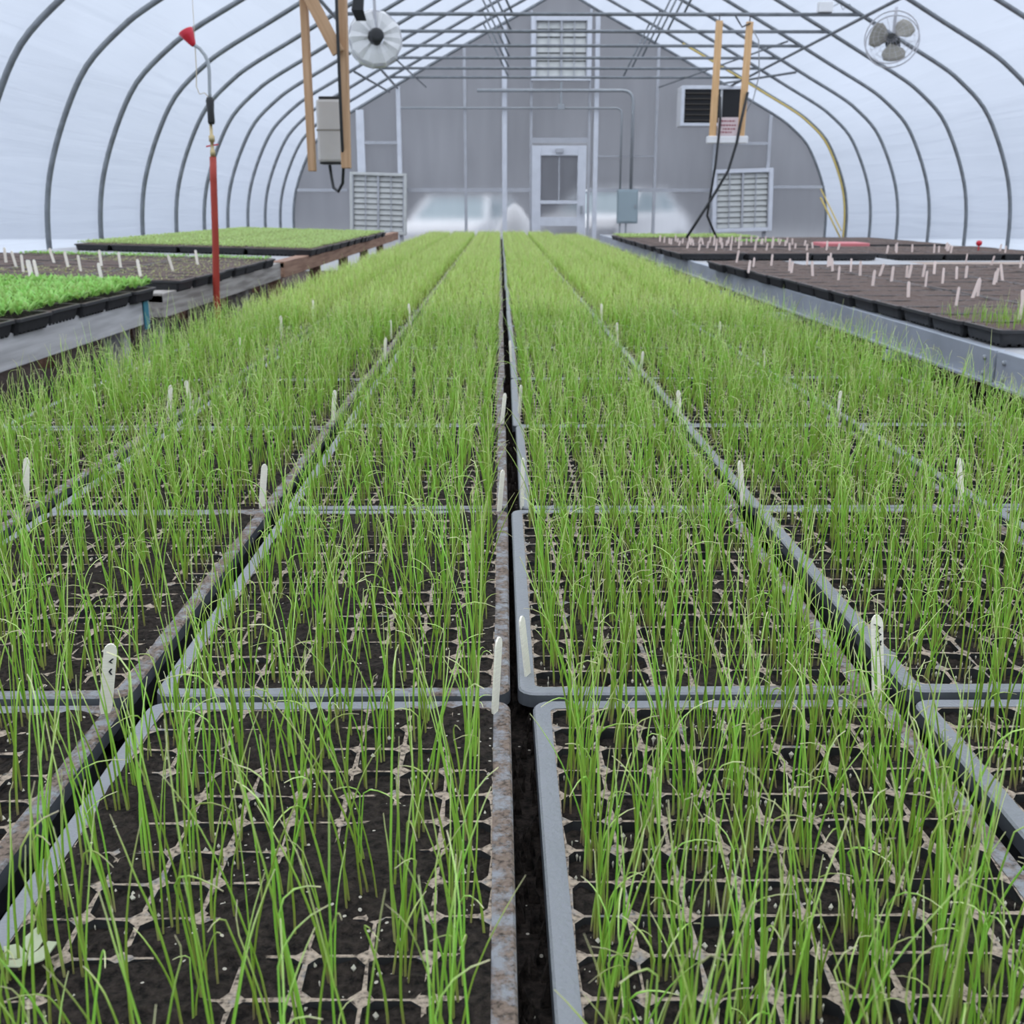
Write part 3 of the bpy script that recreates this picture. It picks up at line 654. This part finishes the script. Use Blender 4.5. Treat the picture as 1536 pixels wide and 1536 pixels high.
def side_tray(nm, lab, grp, x, y, zs, soil, parts, tilt=0, rz=SROT):
    t = tray(nm, lab, grp, (x,y,zs+.052), rz + random.uniform(-.012,.012), soil, RIM_DARK, parts)
    if tilt:
        m = Matrix.Rotation(tilt,4,'Y') @ Matrix.Rotation(t.rotation_euler.z,4,'Z'); t.rotation_euler = m.to_euler()
    return t
LX = [-1.52-TL/2-.0, -1.52-TL*1.5-.006, -1.52-TL*2.5-.012]
ROWN = ['edge','second','third']
def left_block(y0, n, what, grp, cols, pick, soilp, extra):
    for c in range(cols):
        for r in range(n):
            y = y0+.142+r*.286
            side_tray('greens_tray', f'{what}, {ORD[r]} from near end, {ROWN[c]} row from aisle', grp, LX[c]+random.uniform(-.012,.012)*(c == 0), y, LZ+tilt_z(LX[c])+random.uniform(0,.003), soilp(r,c), pick(r,c), TILT)
    for r in range(extra):
        y = y0+TL/2+r*(TL+.006); x = -1.52-TL*3-.02-TW/2
        side_tray('greens_tray', f'{what}, {ORD[r]} from near end, turned lengthwise by film', grp, x, y, LZ+tilt_z(x), soilp(r,3), pick(r*2,3), TILT, 0)
cg = lambda *p: [('cell_cups',CUPS)]+list(p)
left_block(2.99, 7, 'tray of bright leafy greens', 'bright leafy trays on the pale bench', 3, lambda r,c: cg(('foliage',GREENS[random.randrange(3)])), lambda r,c: SOILS[1], 3)
def p2(r,c):
    if r >= 7: return cg(('foliage', LIME[random.randrange(2)]))
    if c >= 2 or (c == 1 and r in (3,4)): return cg()
    return cg(('foliage', SPROUT[random.randrange(2)]))
left_block(5.42, 8, 'dry soil tray with sparse sprouts', 'sprouting trays on the weathered bench', 3, p2, lambda r,c: SOIL_DRY[random.randrange(2)], 4)
left_block(9.25, 21, 'tray of small pale green seedlings', 'pale seedling trays on the low bench', 3, lambda r,c: (cg if r < 2 or c == 0 else list)(*( [('foliage',BED[random.randrange(3)])] if (r<2 or c==0) else [[('foliage',BED[random.randrange(3)])]])), lambda r,c: SOIL_DRY[random.randrange(2)], 11)

# right bench
RZ = 0.735
rb = thing('rail_bench', 'bench with a broad galvanized rail under the bare soil trays', 'bench', (0,0,0))
obj('bench_top', MB().box(1.57,3.26,0.5,17.6,RZ-.03,RZ-.004), 'bench', rb)
for ya, yb in ((0.5,3.42),(3.44,7.55),(7.56,12.0),(12.01,17.6)):
    obj('side_rail', MB().box(1.535,1.57,ya,yb,RZ-.105,RZ+.0), 'alu', rb, bevel=.003); obj('rail_lip', MB().box(1.515,1.535,ya,yb,RZ-.105,RZ-.098), 'alu', rb)
for y, z in ((3.36,RZ-.03),(3.36,RZ-.08),(3.50,RZ-.03),(3.50,RZ-.08)): obj('bolt', MB().lathe([(.008,0),(.008,.006),(.004,.009)],8,Matrix.Translation((1.535,y,z))@Matrix.Rotation(-PI/2,4,'Y')), 'conduit', rb)
y = 1.2
while y < 17.5:
    obj('crossbar', MB().box(1.50 if int(y*10)%2 else 1.36,3.25,y,y+.05,RZ-.15,RZ-.11), 'alu', rb)
    for x in (1.62,3.15): obj('leg', MB().box(x,x+.05,y,y+.05,0,RZ-.11), 'alu', rb)
    y += 1.55
r2 = thing('wall_bench', 'lower bench along the film behind the galvanized rail bench', 'bench', (0,0,0))
obj('bench_top', MB().box(3.30,5.75,3.0,8.7,RZ-.08,RZ-.054), 'bench', r2); obj('bench_top', MB().box(3.30,5.75,8.72,10.1,RZ-.08,RZ-.054), 'tan_board', r2); obj('bench_top', MB().box(3.30,5.75,10.12,17.6,RZ-.08,RZ-.054), 'bench', r2)
for y in (3.2,6.0,8.6,11.6,14.4,17.2):
    for x in (3.36,5.6): obj('leg', MB().box(x,x+.05,y,y+.05,0,RZ-.08), 'alu', r2)
RZ2 = RZ-.05
RX = [1.57+TL/2, 1.575+TL*1.5, 1.58+TL*2.5]
QX = [3.26+TL/2, 3.265+TL*1.5, 3.27+TL*2.5, 3.275+TL*3.5]
CX = [3.52+TL/2, 3.525+TL*1.5, 3.53+TL*2.5]
BX2 = [1.46+TL/2, 1.465+TL*1.5, 1.47+TL*2.5]
RECT = []
def right_block(y0, n, what, grp, xs, pick, skip=lambda r,c: False, z=None, slant=0):
    z = RZ if z is None else z
    for c, x in enumerate(xs):
        for r in range(n):
            if skip(r,c): continue
            side_tray('soil_tray', f'{what}, {ORD[r]} from near end, {ORD[c]} across', grp, x+random.uniform(-.01,.01)-slant*r, y0+.142+r*.286, z+random.uniform(0,.003), SOIL_DRY[random.randrange(2)], pick(r,c))
    RECT.append((xs[0]-TL/2-slant*n, xs[-1]+TL/2-slant*n, y0, y0+n*.286, grp, z))
def pa(r,c):
    if r == 0 and c < 2: return cg(('foliage',GRASS[0]))
    if r == 1 and c < 2: return cg(('foliage',GRASS[1]))
    return cg() if c == 0 or r == 0 else []
right_block(3.50, 16, 'brown soil tray behind the galvanized rail', 'bare soil trays nearest the rail', RX, pa, lambda r,c: c > 0 and r > 13, None, .007)
right_block(9.25, 5, 'brown soil tray beyond the pale bench strip', 'soil trays with crowded stakes', BX2, lambda r,c: cg() if r == 0 or c == 0 else [])
right_block(11.0, 14, 'soil tray before the end wall', 'soil trays before the end wall', BX2, lambda r,c: (cg() if c == 0 or r == 0 else []) + ([('foliage',BED[r%3])] if r > 8 else ([('foliage',LIME[0])] if (r in (4,5) and c == 2) else [])))
right_block(5.4, 11, 'dark soil tray on the bench by the film', 'near soil trays by the film', QX, lambda r,c: cg() if c == 0 or r == 0 or r == 10 else [], lambda r,c: False, RZ2)
right_block(10.35, 7, 'soil tray beyond the tan board', 'middle soil trays by the film', CX, lambda r,c: cg() if c == 0 or r == 0 else [], lambda r,c: False, RZ2)
right_block(13.0, 10, 'last soil tray by the film', 'far soil trays by the film', CX, lambda r,c: cg() if r == 0 else [], lambda r,c: False, RZ2)

# ------------------------------------------------------------------ wooden plant stakes
def stake_mesh(m, L=1.0, wd=.0095, th=.0016):
    mb = MB(); prof = [(-.6,0.0),(-1,.12),(-1,.90),(-.8,.955),(-.4,.99),(0,1.0)]
    pts = [(x*wd/2,z*L) for x,z in prof] + [(-x*wd/2,z*L) for x,z in reversed(prof[:-1])]
    return mb.prism(pts, -th/2, th/2).mesh('stake', m)
def stake(label, base, h, lx, rz, m, wd, group):
    key = (m, wd)
    if key not in SM: SM[key] = stake_mesh(m, 1.0, wd)
    o = link('plant_stake', SM[key], None, base); o.scale = (1,1,h); o.rotation_euler = (random.gauss(0,.06), lx, rz); return tag(o, label, 'plant stake', group)
SM = {}
MAIN = [(157,1065,165,965,.35),(742,1068,750,957,1.1),(793,1018,780,920,1.15),(1318,1048,1320,925,.1),(748,770,752,705,.9),(783,765,778,685,1.1),(1115,755,1110,690,.5),(1443,755,1445,688,.1),(392,760,396,700,.5),(38,750,38,697,.2),
        (1021,640,1018,585,.3),(1257,632,1258,585,.4),(499,632,501,590,.7),(288,615,279,570,.3),(252,622,256,577,.2),(958,570,957,525,.8),(1078,512,1078,485,.6),(903,487,902,455,.5),(926,515,924,483,.6),(422,508,421,473,.3),
        (470,478,470,450,.5),(586,510,587,480,.6),(576,540,578,512,.6),(616,490,613,455,.7),(752,640,760,590,.8),(767,545,765,518,.9),(779,622,777,580,.9),(358,540,359,515,.4),(1146,560,1146,527,.5)]
seen = {}
for bx, by, tx, ty, rz in MAIN:
    b = on_z(bx, by, TOP-.002); tp = on_y(tx, ty, b.y); h = (tp.z-b.z)+.004
    k = int(math.floor((b.y-YB)/LP)); c = min(COLS, key=lambda q: abs(COLS[q]-b.x)); n = k+1 if abs(c) == 3 else k+2
    lab = f'pale wooden stake in the {ORD[n-1]} tray back, {COLNAME[c]}'; seen.setdefault(lab, []).append(b)
    if len(seen[lab]) > 1: lab = lab.replace('pale wooden stake', ('neighbouring' if len(seen[lab]) == 2 else 'further') + ' pale stake')
    if by == 1048: lab = 'broad pale stake with black handwriting by a grey tray rim'
    if by == 1065: lab = 'pale stake with smudged ink marks standing by a grey rim corner'
    s = stake(lab, b-Vector((0,0,.004)), max(.06,min(h,.14)), math.atan2(tp.x-b.x, h), rz, 'stake', .0095 if by > 900 else .008, 'wooden stakes among the onion seedlings')
    if by in (1048,1065):
        strokes = [[(-.3,.90),(.25,.86),(-.1,.82),(.3,.78),(-.2,.74)],[(0,.70),(.3,.66)],[(.3,.71),(-.1,.60)]] if by == 1048 else [[(.25,.80),(.0,.76),(.2,.74)],[(.2,.66),(.05,.62),(.25,.58)]]
        for st in strokes:
            mb = MB()
            for (x0,z0),(x1,z1) in zip(st, st[1:]): mb.bar((x0*.0095*.9,-.0012,z0),(x1*.0095*.9,-.0012,z1),.0012,.0007,(0,1,0))
            obj('handwriting', mb, 'ink', s)
def px8(l, sc, ox, oy): return [(ox+x*sc, oy+y*sc) for x,y in l]
A8 = px8([(305,245),(295,235),(420,262),(555,282),(620,242),(670,262),(735,315),(770,260),(835,290),(925,370),(925,275),(915,270),(1000,265),(1015,320),(1060,250),(1105,300),(1180,280),(1228,272),(1225,200),(1175,420),(1260,375),(1290,370),(1375,305),(1385,295),(1425,285),(1360,205),(1385,185),(1515,220),(1505,490),(1530,430),(200,205),(130,180),(80,235),(105,215),(390,205),(500,215),(510,210),(15,190),(40,155),(810,140),(945,135),(1060,140),(1085,138),(1130,130),(355,150),(525,240)], .2839, 1100, 340)
cnt = {}
def near_phrase(g): return g
PH = {'bare soil trays nearest the rail':'behind the galvanized rail','soil trays with crowded stakes':'beyond the pale bench strip','soil trays before the end wall':'before the end wall','near soil trays by the film':'on the near film bench','middle soil trays by the film':'beyond the tan board','far soil trays by the film':'in the far film block'}
rs = []
for x, y in A8:
    for x0,x1,y0,y1,g,zz in RECT:
        b = on_z(x, y, zz+.052)
        if x0 < b.x < x1 and y0 < b.y < y1: rs.append((b,g,random.uniform(.075,.10))); break
for r in range(5):
    for q in range(9): rs.append((Vector((1.75+q*.15+random.uniform(-.03,.03), 11.1+r*.33+random.uniform(-.05,.05), RZ+.052)),'soil trays before the end wall',random.uniform(.06,.085)))
for r in range(2):
    for q in range(9): rs.append((Vector((1.72+q*.16+random.uniform(-.03,.03), 10.0+r*.4+random.uniform(-.08,.08), RZ+.052)),'soil trays with crowded stakes',random.uniform(.06,.08)))
for q in range(8): rs.append((Vector((3.7+q*.17, 10.6+(q%3)*.5, RZ2+.052)),'middle soil trays by the film',.08))
rs.sort(key=lambda e: (e[1], e[0].y))
for b, g, h in rs:
    i = cnt[g] = cnt.get(g,0)+1
    o_ = ORD[i-1] if i <= 30 else 'thirty-'+ORD[i-31] if i < 40 else ('fortieth' if i == 40 else 'forty-'+ORD[i-41] if i < 50 else 'fiftieth' if i == 50 else 'fifty-'+ORD[i-51])
    stake(f'pinkish stake in bare soil {PH[g]}, {o_} from the near end', b-Vector((0,0,.012)), h, random.gauss(.05,.09), random.uniform(-.5,.5), 'stake_pink', .014 if b.y < 9 else .017, 'stakes in ' + g)
L7 = px8([(35,208),(95,232),(135,262),(180,300),(192,300),(220,297),(315,210),(395,235),(467,262),(585,225),(590,318),(697,238),(812,290),(1000,255),(1140,220)], .2604, 0, 340)
for i,(x,y) in enumerate(sorted(L7)):
    z = LZ+.052
    for _ in range(4): b = on_z(x,y,z); z = LZ+.052+tilt_z(b.x)
    stake(f'white wooden stake in the sprouting trays, {ORD[i]} counted from the film toward the red hose', b-Vector((0,0,.012)), .10, -.10+random.gauss(0,.06), random.uniform(-.3,.3), 'stake', .015, 'stakes in the sprouting trays')

# ------------------------------------------------------------------ hanging watering wand and hose
WX, WYD = -1.43, 5.82
wd = thing('watering_wand', 'watering wand with red head and black grip hanging above the red hose', 'watering wand', (WX, WYD, 1.40))
hd = Matrix.Translation((-.105,0,.545)) @ Matrix.Rotation(math.radians(-28),4,'Y')
obj('shaft', MB().tube(bend([(0.005,0,.26),(0.01,0,.46),(-.03,0,.52),(-.09,0,.535)],rad=.06)[:1]+[(0.005,0,.30),(.010,0,.40),(.008,0,.44),(-.006,0,.475),(-.03,0,.505),(-.065,0,.525)],.0085), 'conduit', wd, True)
HM = Matrix.Translation((-.055,0,.515)) @ Matrix.Rotation(math.radians(-28),4,'Y')
whd = obj('head', MB().lathe([(.010,0),(.016,.012),(.030,.05),(.038,.075),(.036,.078)],18,HM), 'red', wd, True)
obj('rose_face', MB().lathe([(.034,.077),(.034,.081),(.02,.084)],18,HM), 'greybox', whd, True)
obj('grip', MB().lathe([(.014,0),(.018,.01),(.017,.06),(.021,.11),(.015,.125)],12,Matrix.Translation((0.004,0,.155))), 'black', wd, True)
wvl = obj('valve', MB().lathe([(.013,0),(.013,.03),(.009,.035),(.009,.07),(.015,.075),(.015,.10),(.008,.105),(.008,.155)],10), 'brass', wd, True)
obj('lever', MB().bar((-.03,0,.05),(.03,0,.06),.012,.006), 'red', wvl)
obj('hang_string', MB().tube([(-.05,0,.52),(-.052,0,.40),(-.058,0,.33),(-.045,0,.295),(-.02,0,.30),(.0,0,.28)],.0025,5), 'string', wd)
obj('hang_cord', MB().tube([(-.05,0,.52),(-.045,0,.9),(-.04,0,1.94)],.0015,5), 'string', wd)
tag(obj('hose', MB().tube([(WX,WYD,1.40),(WX-.005,WYD,1.3),(WX-.016,WYD,1.0),(WX-.032,WYD,.7),(WX-.03,WYD+.01,.2),(WX+.02,WYD+.1,.03),(WX+.05,WYD+.6,.02),(WX,WYD+2,.02)],.0175,10), 'hose', smooth=True), 'dark red hose hanging straight down from the watering wand', 'hose')

# ------------------------------------------------------------------ hung timber frames
fy = WY-.06-10*SP
fr = thing('timber_hanger', 'pair of brown boards with diagonal brace hanging from the roof around a grey box', 'hanger', (0,fy,0))
def board(p, q, wx, wy, m, parent, nm='board'):
    p, q = Vector(p), Vector(q); o = obj(nm, MB().box(-wx/2,wx/2,-wy/2,wy/2,0,(q-p).length), m, parent, bevel=.004)
    o.location = p; o.rotation_mode = 'QUATERNION'; o.rotation_quaternion = Vector((0,0,1)).rotation_difference((q-p).normalized()); return o
board((-1.325,-.07,1.40),(-1.335,-.07,3.26),.048,.09,'lumber',fr); board((-1.085,-.07,1.42),(-1.06,-.07,3.26),.062,.09,'lumber',fr)
board((-1.10,-.14,2.17),(-1.33,-.14,2.62),.085,.04,'lumber',fr,'brace')
gb = thing('control_box', 'grey box with dark lid and base hung between the brown boards', 'control box', (-1.21,fy+.16,1.455))
obj('shell', MB().box(-.095,.085,-.09,.09,.012,.44), 'greybox', gb, bevel=.02)
obj('lid', MB().box(-.075,.075,-.08,.08,.44,.458), 'black', gb, bevel=.006); obj('base', MB().box(-.085,.075,-.08,.08,0,.012), 'black', gb, bevel=.004); obj('band', MB().box(-.097,.087,-.092,.092,.225,.236), 'fanblade', gb)
tag(obj('cable', MB().tube([(-1.085,fy-.18,3.2),(-1.095,fy-.18,2.4),(-1.098,fy-.15,1.6),(-1.11,fy-.04,1.42),(-1.125,fy,1.32),(-1.165,fy+.05,1.265),(-1.205,fy+.1,1.29),(-1.225,fy+.15,1.37),(-1.235,fy+.16,1.45)],.011,8), 'black', smooth=True), 'black cable running down a brown board and looping under the grey box', 'cable')
ry = WY-.06-6*SP
rf = thing('timber_hanger', 'pair of light pine boards hanging on wires in front of the heater', 'hanger', (0,ry,0))
board((2.43,0,1.92),(2.45,0,3.15),.075,.045,'lumber_light',rf); board((2.755,0,1.92),(2.79,0,3.14),.075,.045,'lumber_light',rf)
for x in (2.45,2.79): obj('wire', MB().tube([(x,0,3.13),(x,0,3.22)],.006,6), 'black', rf)
obj('shelf_bracket', MB().box(2.37,2.83,-.06,.06,1.85,1.93), 'white', rf, bevel=.01)
sg = thing('sign_board', 'small pinkish printed board between the ends of the light pine boards', 'sign', (2.595,ry-.05,1.93))
sgp = obj('panel', MB().box(-.115,.115,0,.02,0,.20), 'signface', sg, bevel=.004)
for z, a, b in ((.16,-.085,.08),(.115,-.095,.095),(.075,-.06,.085),(.04,-.09,.05)):
    x = a; mb = MB()
    while x < b: l = random.uniform(.012,.03); mb.box(x,min(x+l,b),-.002,0,z-.008,z+.008); x += l+.008
    obj('lettering', mb, 'signink', sgp)
c1 = [(2.49,ry-.04,2.35),(2.50,ry-.06,2.1),(2.49,ry-.06,1.9),(2.47,ry-.05,1.6),(2.44,ry,1.3),(2.43,ry+.1,1.05),(2.55,ry+.1,.80)]
c2 = [(2.80,ry-.04,2.4),(2.73,ry-.06,2.05),(2.70,ry-.06,1.85),(2.62,ry-.05,1.55),(2.45,ry-.05,1.25),(2.30,ry-.02,1.0),(2.18,ry,.80)]
tag(obj('cable', MB().tube(c1,.014,8), 'black', smooth=True), 'black cable dropping straight from the light pine board', 'cable')
tag(obj('cable', MB().tube(c2,.016,8), 'black', smooth=True), 'black cable slanting down from the light pine board across the other', 'cable')
tag(obj('cable', MB().tube([(2.79,ry-.03,3.12),(2.70,ry-.03,3.08),(2.66,ry,3.15),(2.62,ry,3.21)],.009,6), 'black', smooth=True), 'short black cord tied round the top of a light pine board', 'cable')
tag(obj('cable', MB().tube([(2.80,ry,3.10),(2.90,ry,2.95),(2.95,ry+.1,2.6),(2.92,ry+.2,2.35),(2.84,ry+.2,2.2)],.007,6), 'conduit', smooth=True), 'thin grey cord hanging slack beside the light pine board', 'cable')
jb = thing('light_box', 'small pale box with curled wire on a tie bar overhead', 'electrical box', (3.62,WY-.06-6*SP,3.235))
obj('box', MB().box(-.08,.08,-.05,.05,0,.11), 'white', jb, bevel=.008); obj('wire', MB().tube([(.08,0,.06),(.16,0,.10),(.2,0,.03),(.27,0,.09),(.33,0,.02)],.006,6), 'conduit', jb)
cb = MB()
for q in range(6): cb.tube([(-1.44+q*.016,12.1,3.24),(-1.47+q*.02,12.05,3.05),(-1.43+q*.016,12.1,2.96)],.012,6)
tag(obj('cable_bundle', cb, 'black'), 'bundle of black cable tied above the shrouded fan', 'cable')

# ------------------------------------------------------------------ circulation fans
def fan(label, loc, rx, rz, back):
    t = thing('circulation_fan', label, 'fan', loc); t.rotation_euler = (rx,0,rz); Rr = .27
    def ring(r, y, th, nm): 
        p = [(r*math.cos(2*PI*k/32), y, r*math.sin(2*PI*k/32)) for k in range(33)]; return obj(nm, MB().tube(p, th, 6, False), 'fanwire', t, True)
    ring(Rr,-.06,.007,'guard_ring'); ring(Rr,.06,.007,'guard_ring')
    for sgn, nm in ((-1,'front_guard'),(1,'rear_guard')):
        g = MB()
        for r in (.07,.13,.18,.225):
            yy = sgn*(.06+.05*(1-(r/Rr)**2)); g.tube([(r*math.cos(2*PI*k/28), yy, r*math.sin(2*PI*k/28)) for k in range(29)], .0013, 4, False)
        for k in range(20):
            a = 2*PI*k/20; g.tube([(r*math.cos(a), sgn*(.06+.05*(1-(r/Rr)**2)), r*math.sin(a)) for r in (.04,.11,.18,.27)], .0013, 4, False)
        obj(nm, g, 'fanwire', t)
    for k in range(3):
        a0 = 2*PI*k/3 + .72; b = MB(); n = 6; rows = []
        for i in range(5):
            r = .045+.19*i/4; sw = (.34,.60,.72,.68,.46)[i]
            rows.append([(r*math.cos(a0+sw*(j/n*2-1)), (.035*(j/n*2-1)), r*math.sin(a0+sw*(j/n*2-1))) for j in range(n+1)])
        for rw in rows: b.v += rw
        for i in range(4):
            for j in range(n): q = i*(n+1)+j; b.f.append((q,q+1,q+n+2,q+n+1))
        o = obj('blade', b, 'fanblade', t, True); md = o.modifiers.new('thick','SOLIDIFY'); md.thickness = .004
    obj('hub', MB().lathe([(.02,-.05),(.05,-.045),(.055,.0),(.05,.04)],16,Matrix.Rotation(PI/2,4,'X')), 'black', t, True)
    ml = .20; s = -1 if back else 1
    obj('motor', MB().lathe([(.05,0),(.075,.01),(.075,.13),(.06,.15),(.03,.155)],16,Matrix.Translation((0,s*.05,0))@Matrix.Rotation(PI/2 if s < 0 else -PI/2,4,'X')), 'black', t, True)
    obj('motor_mount', MB().bar((0,s*.10,.0),(0,s*.10,.37),.03,.02,(0,1,0)), 'fanwire', t)
    if back:
        sh = MB(); n = 26
        for r, y in ((.085,-.115),(.17,-.11),(.255,-.085),(.285,-.04),(.285,.02),(.27,.075)):
            sh.v += [(r*math.cos(2*PI*k/n)*(1+.03*math.sin(k*3.1)), y+.012*math.sin(k*2.3), r*math.sin(2*PI*k/n)*(1+.03*math.sin(k*3.1))) for k in range(n)]
        for i in range(5):
            for k in range(n): sh.f.append((i*n+k,i*n+(k+1)%n,(i+1)*n+(k+1)%n,(i+1)*n+k))
        obj('shroud', sh, 'fanskin', t)
    return t
fan('round wire-guard fan with three olive blades tilted under the roof pipe', (4.10,12.45,2.84), math.radians(-14), math.radians(-24), False)
fan('white shrouded fan seen from behind with black motor', (-1.30,12.45,2.83), math.radians(-6), math.radians(14), True)

# ------------------------------------------------------------------ small things
tag(obj('yellow_hose', MB().tube([(x-.05,WY-.06-SP-.03,z) for x,z in ARCH[N-40:-4]]+[(HX+4.5,WY-.9,1.3)],.016,6), 'yellow', smooth=True), 'yellow hose strapped along a hoop near the end wall', 'hose')
tag(obj('brace_strap', MB().tube([(HX+4.72,WY-.1,1.45),(HX+4.78,WY-.06-SP,.75)],.012,6), 'yellow'), 'tan diagonal strap from the end wall to the yellow hose hoop', 'strap')
kb = thing('ball_knob', 'small red ball on a stem at the back of the soil trays', 'knob', (4.72,11.2,RZ2+.05)); obj('ball', MB().lathe([(.004,.045),(.02,.05),(.03,.07),(.026,.09),(.012,.1)],12), 'red', kb, True); obj('stem', MB().tube([(0,0,0),(0,0,.05)],.008,6), 'red', kb)
tag(obj('shallow_flat', MB().box(3.55,4.05,12.45,12.95,RZ2,RZ2+.085), 'pink', bevel=.012), 'faded red plastic flat between soil trays by the film', 'flat')
for i, px in enumerate((1335,1370,1415,1465)):
    p = on_y(px, 315, 13.4-1.3*i); 
st = MB(); RR = random.Random(9)
for _ in range(1500):
    x, y, r = RR.uniform(.95,3.2), RR.uniform(3,12), RR.uniform(.01,.035); z = r*.5
    st.add([(x+r,y,z),(x-r,y,z),(x,y+r*.8,z),(x,y-r*.8,z),(x,y,z+r*.7),(x,y,z-r*.6)],[(0,2,4),(2,1,4),(1,3,4),(3,0,4),(2,0,5),(1,2,5),(3,1,5),(0,3,5)])
tag(obj('gravel', st, 'rust'), 'reddish stones on the ground beneath the galvanized rail bench', 'gravel', None, 'stuff')
wp = on_z(45,1440,TOP); wt = thing('weed', 'pale whitish weed rosette among the front onion seedlings', 'weed', (wp.x,wp.y,TOP))
for k in range(5):
    a = k*1.3+.4; L = .011+.002*(k%2); mb = MB(); d = Vector((math.cos(a),math.sin(a),.45)); s = Vector((-math.sin(a),math.cos(a),0))
    mb.add([(0,0,.002),d*L*.4+s*.003,d*L*.85+s*.0055,d*L*1.25,d*L*.85-s*.0055,d*L*.4-s*.003],[(0,1,2,3,4,5)])
    o = obj('leaf', mb, 'weed', wt); md = o.modifiers.new('thick','SOLIDIFY'); md.thickness = .0006
